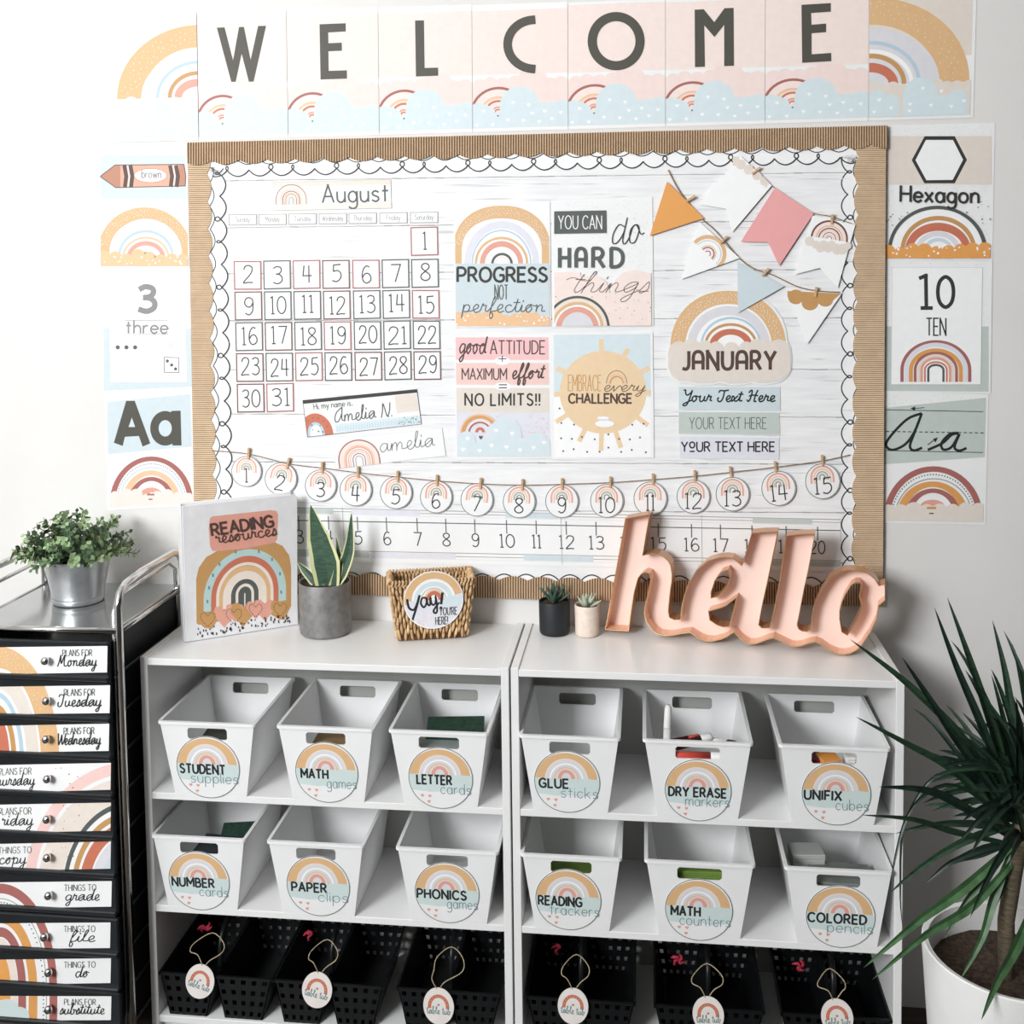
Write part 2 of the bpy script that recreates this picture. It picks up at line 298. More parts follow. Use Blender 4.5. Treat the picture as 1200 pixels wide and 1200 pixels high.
# cursive: one running line through the word; extra strokes are dots and bars
K = {'a': (5.4, '4 4.6 2 5 .6 2.6 1.8 0 3.6 1.8 4.1 4.6 4.2 1.2 5.4 .8'), 'b': (4.6, '.9 5 1.9 9.4 1.1 9.8 .7 5 1 .6 2.6 .2 3.4 2.8 2.4 4.2 4.6 3.8'), 'c': (4.0, '3.1 3.9 2.4 4.9 1 4.2 .5 2.4 1.4 .2 2.6 .2 4 1.2'),
 'd': (5.5, '4 4.4 2 5 .6 2.6 1.8 0 3.6 1.8 4.7 10 4.2 1.4 5.5 .8'), 'e': (3.8, '1 1.6 2.6 2.8 2.8 4.6 1.6 5 .7 2.6 1.8 0 3.8 1'), 'f': (3.6, '1.6 4 3 8.6 2.2 10 1.5 6 1.3 -2.5 2.2 -4 2.6 -1.5 1.6 .3 3.6 1'),
 'g': (5, '4 4.6 2 5 .6 2.6 1.8 .3 3.8 2.2 4.1 4.6 3.8 -2.4 2.4 -4.2 1.6 -2.6 5 .9'), 'h': (5, '1.6 6.5 2 9.8 1.2 9.6 .9 4 .8 0 1 2.6 2.4 4.9 3.3 3.6 3.4 .8 5 .9'), 'i': (2.3, '.9 4.8 .9 1 2.3 .9', '1.2 7.8 1.05 6.7'),
 'k': (4.6, '1.6 6.5 2 9.8 1.2 9.6 .9 4 .8 0 1 2.6 2.6 4.6 2.6 3 1.2 2.5 2.8 .3 4.6 1'), 'l': (2.6, '1.6 6.5 2 9.8 1.2 9.6 .8 5 .9 1.2 2.6 .9'), 'm': (7.4, '.8 4.6 .8 .2 1.1 3 2.4 4.9 3.1 3.6 3.1 .2 3.4 3 4.7 4.9 5.6 3.6 5.7 .9 7.4 .9'),
 'n': (5, '.8 4.6 .8 .2 1.1 3 2.4 4.9 3.3 3.6 3.4 .9 5 .9'), 'o': (4.6, '2.8 4.9 1.2 4.5 .5 2.4 1.8 0 3.3 2.2 2.4 4.7 4.6 4.1'), 'p': (4.8, '.9 5 .8 -3.8 1 1 1.4 4.2 2.8 4.9 3.8 3 3 .6 1.6 .4 4.8 .9'),
 'r': (3.6, '.7 4.2 1 5.6 1.4 4.4 2.6 4.4 2.4 1.4 3.6 .8'), 's': (3.4, '.8 1.6 2 5.3 2.9 2 1.6 0 .7 .7 3.4 .9'), 't': (2.9, '1.2 5 1.5 8.8 1.1 4 1.3 .8 2.9 .9', '-.2 6.4 2.8 6.4'), 'u': (5, '.8 4.7 .8 1.4 1.8 0 3.2 1.4 3.6 4.8 3.6 1.2 5 .9'),
 'v': (4.4, '.8 4.7 1.8 .2 3.2 4.4 4.4 4'), 'x': (4.2, '.5 4.6 1.6 3.8 2.4 .6 4.2 1', '3.8 5 .6 0'), 'y': (5, '.8 4.7 .8 1.6 1.8 .3 3.2 1.6 3.7 4.8 3.4 -2.4 2.2 -4.2 1.4 -2.6 5 1'), 'w': (6, '.8 4.7 1 1 2.2 .2 3.1 4.2 3.2 1 4.4 .2 5.4 4.4 6 4')}
KC = {'Y': (6.4, 'S0 9.6 1 10 1.6 7 2.8 5.6 4.6 7.4 5.4 9.8|S5.4 9.8 4.6 2 3.6 -2.6 2 -3.6 1.6 -2 6.4 1.4', 0), 'T': (5.6, 'S.2 7.8 .8 9.6 3 9.4 6 9.9|S3.6 9.5 3.4 3 2.4 .2 .8 .4 .2 2.6 .8 3.4', 0), 'H': (7, 'S0 7.8 1.4 9.9 2 8 1.6 2 .6 .2 -.2 1.6|S5.4 9.9 4.6 6 4.4 .4 5.8 .4|S.6 4.8 3 5.6 6 5.2', 0),
 'A': (6.4, 'S4.8 9.6 1.6 7 .2 3 1 .2 3 1.4 4.8 6 5 9.8 4.8 2 6.4 .8', 0), 'N': (6.8, 'S0 0 .8 4 1.2 9.4 2.6 5 3.6 1 5 0|S4.2 .4 5.4 4 5.8 9.6', 0), 'M': (8.6, 'S0 0 .8 4 1.4 9.4 2 5 2.8 2.6 3.8 6 4.8 9.4 5 5 5.4 1.4 6.4 .2 8.6 1', 0), 'W': (7.6, 'S0 9.4 .8 4 1.8 .2 3 4 3.8 8 4.4 3 5.4 .4 6.8 4 7.6 9.4', 0)}
def _nums(t):
    a = [float(x) for x in t.split()]; return list(zip(a[::2], a[1::2]))
def layout(s, font, track):
    out = []; x = 0
    if font == 'cursive':
        run = []
        for ch in s:
            if ch == ' ':
                if run: out.append(cr(run, n=4)); run = []
                x += 3.2; continue
            if ch in KC:
                if run: out.append(cr(run, n=4)); run = []
                for st in KC[ch][1].split('|'): out.append([(p[0]+x, p[1]) for p in cr(_nums(st[1:]), n=5)])
                x += KC[ch][0]-.6; continue
            if ch not in K:
                if run: out.append(cr(run, n=4)); run = []
                w, g = G[ch]
                for st in g.split('|'): out.append([(p[0]+x+.6, p[1]) for p in _nums(st[1:])])
                x += w+1.4; continue
            if ch == 'c' and run: out.append(cr(run, n=4)); run = []
            g = K[ch]; run += [(p[0]+x, p[1]) for p in _nums(g[1])]
            if len(g) > 2: out.append([(p[0]+x, p[1]) for p in _nums(g[2])])
            x += g[0]*track
        if run: out.append(cr(run, n=4))
        return out, x
    for ch in s:
        if ch == ' ': x += 3.6; continue
        w, g = G[ch]
        for st in g.split('|'):
            p = _nums(st[1:])
            if st[0] == 'S': p = cr(p, n=5)
            if st[0] == 'C': p = cr(p, True, 4); p.append(p[0])
            out.append([(q[0]+x, q[1]) for q in p])
        x += w + 1.9*track
    return out, x-1.9*track
def text(P, s, x0, x1, yb, h, sw, c, font='caps', ang=0, slant=0, track=1.0):
    st, W = layout(s, font, track); sy = h/10.; sx = (x1-x0)/W if x1 is not None else sy
    ca = math.cos(math.radians(ang)); sa = math.sin(math.radians(ang))
    for p in st:
        q = []
        for (gx, gy) in p:
            a = (gx+slant*gy)*sx; b = -gy*sy; q.append((x0+a*ca-b*sa, yb+a*sa+b*ca))
        P.stroke(q, sw, c, cap=.15)
def dots_arc(P, cx, by, rx, ry, t, n, r, c, seed, leg=0, ty=None, a0=8, a1=172):
    rd = random.Random(seed); ty = t if ty is None else ty
    for i in range(n):
        a = math.radians(a0+(a1-a0)*(i+rd.random())/n); k = .14+.72*((i*.618+rd.random()*.2) % 1)
        P.drop(cx-(rx-t*k)*math.cos(a), by-(ry-ty*k)*math.sin(a), r*(.7+.5*rd.random()), c)
# ================================================================== room
M_WALL = mat('wall_paint', 'E9E7E4', .85, var=.012, scale=6, bump=.05)
M_FLOOR = mat('floor_wood', '4A4038', .5, var=.15, scale=8, stretch=(1, 12, 1))
M_CEIL = mat('ceiling_paint', 'F2F1EE', .9, var=.01)
def slab(name, x0, x1, y0, y1, z0, z1, m):
    b = MB(); b.box(x0, x1, y0, y1, z0, z1, m); return b.obj(name, kind='structure')
slab('wall_back', -2.9, 2.4, 0, .1, -.02, 3.32, M_WALL)
slab('wall_left', -2.9, -2.8, -4.8, 0, 0, 3.3, M_WALL)
slab('floor', -2.9, 2.4, -4.8, .1, -.12, 0, M_FLOOR)
slab('ceiling', -2.9, 2.4, -4.8, .1, 3.3, 3.4, M_CEIL)
# ================================================================== bulletin board
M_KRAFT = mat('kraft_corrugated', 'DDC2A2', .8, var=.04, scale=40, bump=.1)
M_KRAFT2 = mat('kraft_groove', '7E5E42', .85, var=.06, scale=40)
M_SHIP = mat('shiplap_paper', 'F8F8F8', .6, var=.012, scale=9, stretch=(1, 1, 9), dark='EDEDEF')
BT = lambda x: 167-(x-220)*20/819.        # top edge of the board in the picture
BB = lambda x: 694+(x-260)*17/775.        # bottom edge
board = thing('bulletin_board', 'large bulletin board with white wood-look paper and corrugated kraft border', 'bulletin board', WM(630, 700, 0))
P = Print(WM)
P.sheet('backing_board', [(224, BT(224)+2), (1036, BT(1036)+2), (1032, BB(1032)-3), (232, BB(232)-3)], mat('board_core', 'B98F62', .8), t=.0084, off=.009, parent=board)
P = Print(WM)
P.sheet('backing_paper', [(226, BT(226)+4), (1034, BT(1034)+4), (1030, BB(1030)-5), (234, BB(234)-5)], M_SHIP, t=.0008, off=.0099, parent=board, label='white paper printed with pale horizontal wood planks')
# plank joints and grain, flat print on the paper
P = Print(WM, .0100, 5e-7)
gl_ = mat('plank_line', 'A9A7A6', .7); gs_ = mat('plank_grain', 'DCDBDC', .7); gm_ = mat('plank_grain_light', 'E9E8EA', .7)
LN = [(212, 202), (267, 258), (321, 315.5), (376, 372.5), (433, 433), (485, 489), (541, 544), (596, 601), (652, 660)]
def lny(i, x): a, b = LN[i]; return a+(b-a)*(x-262)/728.
for i in range(len(LN)):
    pts = [(x, lny(i, x)+random.uniform(-.25, .25)) for x in range(250, 1000, 10)]
    for k in range(len(pts)-1): P.stroke(pts[k:k+2], random.choice((.7, .9, 1.3, .8)), gl_)
    P.stroke([(x, y+3.2) for x, y in pts], .5, gm_)
for k in range(520):
    x = random.uniform(250, 985); i = random.randrange(8); y = lny(i, x)+6+random.random()*44
    if random.random() < .5: y = lny(i, x)+random.choice((4.5, 7, 49, 46))+random.random()*3
    L = random.uniform(12, 60); sl = -.01+(y-200)*.00008; w = random.uniform(.5, 1.9)
    P.conv([(x, y), (x+L*.5, y+sl*L-w/2), (x+L, y+sl*L), (x+L*.5, y+sl*L+w/2)], gs_ if random.random() < .45 else gm_)
P.obj('plank_print', board, kind='stuff', recalc=False)
# scalloped white trimmer with the looped black line
M_TRIM = mat('scalloped_trimmer', 'FBFBFB', .5, var=.01)
def trimmer(A, B, width, inward, first, period, name, seed):
    """A->B picture points of the scalloped edge baseline; inward = unit direction into the board"""
    ax, ay = A; bx, by = B; L = math.hypot(bx-ax, by-ay); tx, ty = (bx-ax)/L, (by-ay)/L; nx, ny = inward
    f = lambda t, d: (ax+tx*t+nx*d, ay+ty*t+ny*d)
    cusps = []; t = first
    sc = period/3.
    pts = []; t = first-period
    ks = []
    while t < L+period:
        for k in range(3):
            ks.append((t+k*sc, 0 if k == 0 else k))
        t += period
    edge = []
    for i in range(len(ks)-1):
        t0, t1 = ks[i][0], ks[i+1][0]
        for j in range(8):
            q = j/8.; tt = t0+(t1-t0)*q
            if 0 <= tt <= L: edge.append(f(tt, 7.5*math.sin(math.pi*q)**.75))
    P = Print(WM); poly = [f(0, -width)]+[f(0, 0)]+edge+[f(L, 0), f(L, -width)]
    P.sheet(name, poly, M_TRIM, t=.0005, off=.0108, parent=board)
    # line work
    P = Print(WM, .0110)
    line = []
    for i in range(len(ks)-1):
        (t0, k0), (t1, k1) = ks[i], ks[i+1]
        for j in range(9):
            q = j/9.; tt = t0+(t1-t0)*q; line.append((tt, 7.3*math.sin(math.pi*q)**.8-.4))
        if k1:                                  # a curl at the scallop joint
            r = 3.0 if k1 == 1 else 2.4; rx = r*.85 if k1 == 1 else r*.55
            for a in range(0, 330, 30):
                an = math.radians(a); line.append((t1+rx*math.sin(an), -r+1.0*r*math.cos(an)-.3))
    seg = []
    for (tt, d) in line:
        if 1 <= tt <= L-1: seg.append(f(tt, d))
        else:
            if len(seg) > 1: P.stroke(seg, 1.45, 'black')
            seg = []
    if len(seg) > 1: P.stroke(seg, 1.45, 'black')
    for i in range(len(ks)-1):                  # second, plain line nearer the kraft edge
        t0, t1 = ks[i][0]+sc*.45, ks[i+1][0]+sc*.45; seg = []
        for j in range(9):
            q = j/8.; tt = t0+(t1-t0)*q
            if 1 <= tt <= L-1: seg.append(f(tt, -width*.62+5.5*math.sin(math.pi*q)))
        if len(seg) > 1: P.stroke(seg, 1.1, 'black')
    P.obj('looped_line', board, recalc=False, label='black looping line')
trimmer((246, 200.5), (1004, 184.5), 20, (0, 1), 45.7, 77, 'scalloped_trimmer', 1)
trimmer((257, 196), (268, 684), 20, (1, 0), 34, 80, 'scalloped_trimmer', 2)
trimmer((993, 182), (993, 690), 20, (-1, 0), 46, 80, 'scalloped_trimmer', 3)
trimmer((250, 676), (1000, 684), 18, (0, -1), 20, 77, 'scalloped_trimmer', 4)
# corrugated strips with real ribs
def corrugated(A, B, width, inward, pitch, scall, name, amp=.0015, lift=0, light=None, first=0):
    ax, ay = A; bx, by = B; L = math.hypot(bx-ax, by-ay); tx, ty = (bx-ax)/L, (by-ay)/L; nx, ny = inward
    b = MB(); n = int(L/pitch*4); vs = []; fs = []
    for i in range(n+1):
        t = L*i/n; h = .0122+lift+amp*(.5+.5*math.cos(2*math.pi*t/pitch)); q = ((t+first) % scall)/scall
        d = width+5.2*math.sin(math.pi*q)**.8
        for dd, hh in ((0, .0098), (0, h), (d, h), (d, .0111)):
            vs.append(WM(ax+tx*t+nx*dd, ay+ty*t+ny*dd, hh))
    for i in range(n):
        a = i*4; c = a+4
        for k in range(3): fs.append((a+k, c+k, c+k+1, a+k+1))
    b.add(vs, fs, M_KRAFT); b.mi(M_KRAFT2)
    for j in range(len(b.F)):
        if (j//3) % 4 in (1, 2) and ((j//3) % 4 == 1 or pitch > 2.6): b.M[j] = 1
    return b.obj(name, board, recalc=False)
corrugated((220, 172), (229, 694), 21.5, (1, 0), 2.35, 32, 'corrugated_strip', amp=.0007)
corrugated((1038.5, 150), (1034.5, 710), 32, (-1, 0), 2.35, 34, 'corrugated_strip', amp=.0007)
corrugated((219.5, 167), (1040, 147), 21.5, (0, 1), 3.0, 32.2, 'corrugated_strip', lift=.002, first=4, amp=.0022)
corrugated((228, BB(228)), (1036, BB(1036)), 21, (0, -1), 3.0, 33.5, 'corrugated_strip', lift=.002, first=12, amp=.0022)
# ================================================================== WELCOME banner
def wallcard(name, label, cat, corners, off=.0010, t=.0006, W=None, H=None, group=None, m=None, poly=None):
    """a card lying on the wall: corners TL,TR,BR,BL in the picture; returns (object, Print drawing on it)"""
    TL, TR, BR, BL = corners; W = W or 100.; H = H or 130.
    P = Print(WM).bil(TL, TR, BR, BL, W, H)
    o = P.sheet(name, poly or [(0, 0), (W, 0), (W, H), (0, H)], m or M_PAPER, t=t, off=off)
    b = sum((WM(x, y, off) for x, y in corners), Vector())/4
    setp(o, label, cat, group); P.off = off+.0001; P.clip = [(0, 0), (W, 0), (W, H), (0, H)] if not poly else None
    return o, P
BX = [129, 233, 338, 444.6, 554, 666, 780, 896.5, 1018, 1141]; TX = [126, 230.5, 335.5, 443, 553, 665.5, 780, 897, 1018.5, 1145]
def bby(x): return 167-(x-129)*29/1012.
WORD = 'WELCOME'; LET = {}
LET[0] = lambda P: P.zoom(220, 0, 5).poly([(170, 162), (215, 160), (265, 355), (300, 158), (328, 157), (368, 352), (412, 152), (458, 151), (385, 478), (358, 479), (315, 312), (280, 479), (255, 480)], 'letter')
LET[1] = lambda P: P.zoom(220, 0, 5).poly([(772, 142), (925, 136), (925, 184), (822, 190), (823, 253), (902, 250), (902, 297), (823, 300), (825, 415), (932, 412), (932, 460), (778, 466)], 'letter')
LET[2] = lambda P: P.zoom(440, 0, 5).poly([(232, 120), (283, 119), (287, 398), (366, 396), (367, 443), (237, 448)], 'letter')
LET[3] = lambda P: P.zoom(440, 0, 5).stroke([(937, 115)]+[(932-158*math.sin(math.radians(a)), 260-144*math.cos(math.radians(a))) for a in range(5, 180, 9)]+[(937, 405)], 51, 'letter')
LET[4] = lambda P: P.zoom(660, 0, 5).arch(310, 241, 167, 171, 54, 'letter', a0=0, a1=360, n=48)
LET[5] = lambda P: P.zoom(660, 0, 5).poly([(770, 57), (823, 54), (885, 130), (945, 48), (998, 46), (1000, 385), (943, 387), (943, 145), (886, 217), (826, 148), (830, 391), (772, 393)], 'letter')
LET[6] = lambda P: P.zoom(820, 0, 5).poly([(596, 28), (768, 18), (768, 68), (652, 76), (654, 145), (740, 138), (740, 188), (655, 195), (655, 318), (770, 310), (771, 358), (600, 368)], 'letter')
for i in range(9):
    x0, x1 = BX[i]+.4, BX[i+1]-.4; y0, y1 = bby(x0), bby(x1); t0, t1 = TX[i]+.4, TX[i+1]-.4
    cs = [(t0, y0-148.5), (t1, y1-149.5), (x1, y1), (x0, y0)]
    if 0 < i < 8:
        o, P = wallcard('banner_card', 'blush banner card printed with %sdark letter %s over blue clouds' % ('the first ' if i == 2 else 'the last ' if i == 7 else 'a big ', WORD[i-1]), 'banner card', cs, .0012, W=106, H=148, group='WELCOME banner cards')
        P.clip = [(0, 3), (106, 3), (106, 144), (0, 144)]
        P.rect(0, 12, 106, 82, 'blush'); P.rect(0, 3, 106, 7, 'blush') if i > 4 else None
        P.rect(0, 7, 106, 82, 'blush')
        P.cloud([(8, 94, 8), (20, 92, 8), (34, 94, 9), (48, 92, 9), (60, 90, 11), (74, 90, 10), (86, 96, 9), (98, 96, 10)], 148, 'pinkpale')
        for (r, w, c) in ((30, 3, 'mauve'), (27, 8, 'blush'), (19, 2.6, 'peach'), (14.5, 2.4, 'rust'), (12, 5, 'blush'), (7.2, 2, 'salmon'), (4.2, 1.6, 'rust')):
            P.arch(28, 126, r*1.03, r, w, c, n=22)
        P.conv([(0, 116), (16, 116), (27.6, 132), (36, 116), (50, 104), (50, 148), (0, 148)], 'bluepale')
        P.cloud([(6, 123, 9), (16, 127, 9), (52, 118, 22), (38, 132, 12), (72, 128, 13), (86, 126, 11), (99, 124, 11)], 148, 'bluepale')
        P.heart(28, 130, 1.2, 'slate')
        for (hx, hy) in ((12, 124), (45, 115), (62, 118), (4, 140), (22, 140), (39, 135), (56, 136), (74, 138), (88, 135), (98, 128), (66, 128), (80, 126)): P.heart(hx, hy, 2.2, 'white')
        P.obj('cloud_print', o, recalc=False)
        Q = Print(WM, .0021); LET[i-1](Q); Q.obj('letter', o, recalc=False, label='big dark letter '+WORD[i-1])
    else:
        o, P = wallcard('banner_card', 'card at the %s end of the banner with a large speckled tan half rainbow' % ('left' if i == 0 else 'right'), 'banner card', cs, .0012 if i else .0020, W=106 if i == 0 else 124, H=148)
        W = 106 if i == 0 else 124; P.clip = [(3, 5), (W, 5), (W, 144), (3, 144)] if i == 0 else [(0, 3), (W-4, 3), (W-4, 144), (0, 144)]
        sc = 1 if i == 0 else -1; ox = W if i == 0 else 0; X = lambda x: ox-sc*x
        k = 1.0 if i == 0 else 1.22; cyy = 98 if i == 0 else 106
        P.rect(0, 3, W, 98 if i == 0 else 75, 'sand' if i else 'blush')
        P.arch(X(0), cyy, 97*k, 72*k*1.16, 27*k*1.15, 'tan', ty=26*k*1.0)
        P.dome(X(0), cyy, 68*k, 54*k, 'graylilac' if i else 'lav', leg=0)
        P.arch(X(0), cyy, 50*k, 42*k, 3.5*k, 'blueline'); P.arch(X(0), cyy, 43*k, 34*k, 4*k, 'white'); P.arch(X(0), cyy, 36*k, 30*k, 4.6*k, 'tandark'); P.arch(X(0), cyy, 28*k, 21*k, 9*k, 'rust' if i else 'salmon')
        dots_arc(P, X(0), cyy, 97*k, 72*k*1.16, 27*k*1.1, 110, .85, 'cream', 3+i, ty=24*k, a0=2, a1=178)
        P.cloud([(X(x), y+(6 if i else 0), r) for x, y, r in ((4, 104, 8), (16, 108, 9), (28, 106, 9), (40, 108, 8), (52, 110, 8), (68, 108, 8), (80, 104, 9), (92, 106, 8), (104, 108, 10), (118, 108, 10))], 148, 'sand' if i else 'blush')
        P.cloud([(X(x), y, r) for x, y, r in ((10, 124, 12), (26, 128, 10), (50*k, 120, 21), (72*k, 130, 10), (86*k, 126, 12), (104, 128, 10))], 148, 'bluepale')
        for (hx, hy) in ((12, 124), (52*k, 112), (70*k, 116), (26, 134), (40*k, 130), (60*k, 132), (80*k, 134), (92*k, 128), (6, 138), (48, 138)): P.heart(X(hx), hy, 2.4, 'white')
        P.obj('rainbow_print', o, recalc=False)
# ================================================================== side posters
def zposter(name, label, cat, corners, z, off=.001, clip=None):
    """card whose print is drawn in the coordinates of an enlargement z = (x0, y0, scale)"""
    P = Print(WM); o = P.sheet(name, corners, M_PAPER, t=.0006, off=off); setp(o, label, cat)
    P.off = off+.0001; P.zoom(*z)
    P.clip = [((x-z[0])*z[2], (y-z[1])*z[2]) for x, y in (clip or corners)]; return o, P
def cloudrow(P, x0, x1, y, ybot, c, n, r, seed, amp=.35):
    rd = random.Random(seed); P.cloud([(x0+(x1-x0)*(k+.5)/n, y+r*amp*rd.uniform(-1, 1), r*rd.uniform(.8, 1.15)) for k in range(n)], ybot, c)
def speck(P, x0, y0, x1, y1, n, r, c, seed):
    rd = random.Random(seed)
    for k in range(n): P.disc(rd.uniform(x0, x1), rd.uniform(y0, y1), r*rd.uniform(.6, 1.2), c, n=6)
# left column, from the top: brown crayon, number three, letter A
o, P = zposter('wall_poster', 'left column top poster with a brown crayon above a tan speckled rainbow', 'poster', [(115, 169), (219, 168), (222, 313), (117, 317)], (110, 170, 5.215), clip=[(117, 171), (218, 171), (220.5, 312), (118, 314)])
P.rect(20, 62, 565, 328, 'bluegray'); 
P.poly([(38, 192), (130, 122), (550, 118), (562, 190), (558, 250), (134, 260)], 'crayon')
P.poly([(38, 192), (130, 122), (162, 122), (162, 258), (134, 260)], 'crayontip'); P.poly([(520, 119), (550, 118), (562, 190), (558, 250), (522, 251)], 'crayontip')
for x in (178, 215, 458, 494): P.stroke([(x+8, 124), (x+20, 190), (x+12, 256)], 24, 'brown')
for x in (200, 478): P.stroke([(x+5, 124), (x+17, 190), (x+9, 256)], 9, 'blush')
P.disc(346, 186, 100, 'white', ry=42, n=32); P.stroke([(346+100*math.cos(a*.2), 186+42*math.sin(a*.2)) for a in range(32)], 3, 'mauve', closed=True)
P.stroke([(38, 192), (130, 122), (550, 118), (562, 190), (558, 250), (134, 260)], 5, 'brown', closed=True)
text(P, 'brown', 292, 410, 200, 48, 6, 'pencilgray', 'print')
P.arch(310, 650, 285, 270, 70, 'tan', ty=75, leg=90); P.dome(318, 670, 222, 220, 'lav', leg=30)
P.arch(318, 680, 170, 160, 14, 'blueline'); P.arch(318, 690, 145, 130, 12, 'peach'); P.arch(318, 690, 118, 103, 26, 'salmon'); P.arch(330, 705, 55, 52, 14, 'slate')
dots_arc(P, 310, 650, 285, 270, 70, 120, 4, 'cream', 5, ty=70)
cloudrow(P, 30, 580, 690, 740, 'lightorange', 8, 38, 3); speck(P, 40, 680, 575, 735, 22, 6, 'white', 4)
P.obj('print', o, recalc=False)
o, P = zposter('wall_poster', 'left column middle poster counting three with dots and a die', 'poster', [(117.5, 316), (222.5, 313), (226, 453), (122, 458)], (110, 170, 5.215), off=.0016)
P.rect(60, 1120, 640, 1500, 'bluegray')
P.conv([(90, 800), (552, 800), (570, 1448), (100, 1450)], 'white'); P.stroke([(90, 800), (552, 800), (570, 1448), (100, 1450)], 2, 'graylight', closed=True)
text(P, '3', 272, 372, 1016, 150, 34, 'pencilgray'); P.stroke([(190, 1072), (452, 1070)], 4, 'grayline'); P.stroke([(190, 1158), (456, 1156)], 4, 'grayline')
text(P, 'three', 198, 450, 1150, 78, 11, 'pencilgray', 'print')
P.zoom(110, 370, 5.215); P.clip = None
for k in range(6): P.stroke([(130+k*51, 170), (130+k*51, 272)], 2, 'graylight')
for y in (170, 220, 272): P.stroke([(130, y), (385, y)], 2, 'graylight')
for k in range(3): P.disc(146+k*53, 193, 13, 'slate', n=14)
P.stroke([(430, 254), (518, 256), (520, 348), (430, 346)], 4, 'slate', closed=True)
for x, y in ((449, 277), (475, 301), (499, 325)): P.disc(x, y, 10, 'slate', n=12)
for k in range(3): P.stroke(cr([(445+k*16, 200), (440+k*17, 160), (450+k*18, 148), (458+k*14, 162), (456+k*14, 200)]), 2.4, 'graylight')
P.stroke(cr([(432, 178), (440, 225), (470, 240), (494, 220), (500, 190), (478, 200), (450, 198)]), 2.4, 'graylight')
P.obj('print', o, recalc=False)
o, P = zposter('wall_poster', 'left column bottom poster with dark letters Aa over a mauve rainbow', 'poster', [(122.5, 457), (226.5, 452), (229, 592), (126, 598)], (110, 370, 5.215), off=.001, clip=[(125, 458), (225, 453), (227.6, 589), (128, 595)])
P.conv([(75, 528), (590, 478), (600, 800), (85, 846)], 'bluegray')
P.poly([(197, 520), (250, 520), (345, 780), (298, 800), (275, 735), (190, 740), (176, 796), (122, 776)], 'letter', [[(232, 622), (252, 680), (212, 680)]])
P.arch(436, 688, 92, 106, 52, 'letter', a0=0, a1=360, n=36, ty=56); P.poly([(472, 582), (530, 580), (536, 793), (480, 793)], 'letter')
P.arch(352, 1150, 256, 290, 34, 'mauve', ty=28); P.arch(352, 1150, 200, 225, 5, 'blueline'); P.arch(350, 1150, 180, 205, 42, 'peach', ty=30); P.arch(352, 1140, 140, 155, 30, 'mauve', ty=25)
for a in range(6, 176, 4): P.disc(352-214*math.cos(math.radians(a)), 1150-245*math.sin(math.radians(a)), 3.4, 'slate', n=6)
P.arch(350, 1100, 70, 50, 60, 'salmon', ty=28); cloudrow(P, 100, 610, 1110, 1180, 'blush', 8, 40, 9); P.rect(325, 1088, 370, 1098, 'mauve'); P.rect(334, 1118, 358, 1126, 'mauve')
P.obj('print', o, recalc=False)
# right column
o, P = zposter('wall_poster', 'right column top poster reading Hexagon over a dark rainbow on orange cloud', 'poster', [(1038.5, 147), (1166, 144), (1163, 305), (1037, 305)], (1020, 140, 5), clip=[(1039, 147), (1163, 145), (1160.5, 303), (1038, 302.5)])
speck(P, 95, 30, 720, 95, 120, 2.0, 'graylight', 1)
P.rect(90, 97, 708, 380, 'sand')
P.poly([(318, 98), (494, 98), (566, 236), (494, 374), (316, 374), (242, 238)], 'dark'); P.poly([(325, 120), (484, 120), (543, 236), (482, 354), (328, 356), (264, 238)], 'white')
speck(P, 95, 385, 710, 740, 260, 2.2, 'graylight', 2); speck(P, 95, 480, 240, 620, 8, 5, 'grayline', 3); speck(P, 560, 480, 710, 620, 10, 5, 'grayline', 5)
P.arch(392, 770, 290, 265, 20, 'slate'); P.dome(392, 770, 268, 244, 'white'); P.arch(398, 765, 222, 200, 26, 'tandark'); P.arch(396, 765, 192, 160, 44, 'rust', ty=48); P.arch(396, 765, 130, 110, 30, 'graylilac'); P.arch(398, 765, 84, 72, 22, 'bluegray')
cloudrow(P, 70, 705, 778, 810, 'orange', 9, 42, 12); P.rect(70, 775, 700, 812, 'orange'); speck(P, 95, 745, 700, 805, 20, 7, 'white', 8)
text(P, 'Hexagon', 176, 632, 480, 92, 14, 'dark', 'print', ang=1)
P.obj('print', o, recalc=False)
o, P = zposter('wall_poster', 'right column middle poster reading 10 TEN over a small full rainbow', 'poster', [(1037, 305), (1163, 305.5), (1161, 461), (1034.5, 460)], (1020, 360, 4.615), off=.0016, clip=[(1037, 306), (1160, 307), (1158.5, 459), (1036, 458)])
P.rect(0, 104, 640, 480, 'sage'); speck(P, 70, -240, 640, 100, 150, 2.2, 'graylight', 6)
P.conv([(118, -215), (606, -214), (596, 418), (112, 418)], 'white'); P.stroke([(118, -215), (606, -214), (596, 418), (112, 418)], 2, 'graylight', closed=True)
P.zoom(1020, 140, 5); P.clip = None; text(P, '1', 288, 362, 1105, 190, 22, 'dark'); text(P, '0', 395, 487, 1100, 178, 22, 'dark')
P.zoom(1020, 360, 4.615); text(P, 'TEN', 304, 408, 152, 92, 8, 'dark')
for r, w, c, q in ((192, 18, 'mauve', 225), (172, 24, 'lav', 206), (146, 22, 'ochre', 163), (120, 16, 'mauve', 138), (100, 20, 'sand', 120), (84, 14, 'salmon', 98), (64, 9, 'rust', 66), (47, 12, 'slate', 47)): P.arch(354, 340, r, q*.72, w, c, leg=64)
P.obj('print', o, recalc=False)
o, P = zposter('wall_poster', 'right column bottom poster with cursive letters Aa on ruled lines over a mauve rainbow', 'poster', [(1035, 459), (1158.5, 462), (1155, 615), (1033, 612.5)], (1020, 360, 4.615), off=.001, clip=[(1036, 461), (1155.5, 464), (1152, 612), (1034.5, 610)])
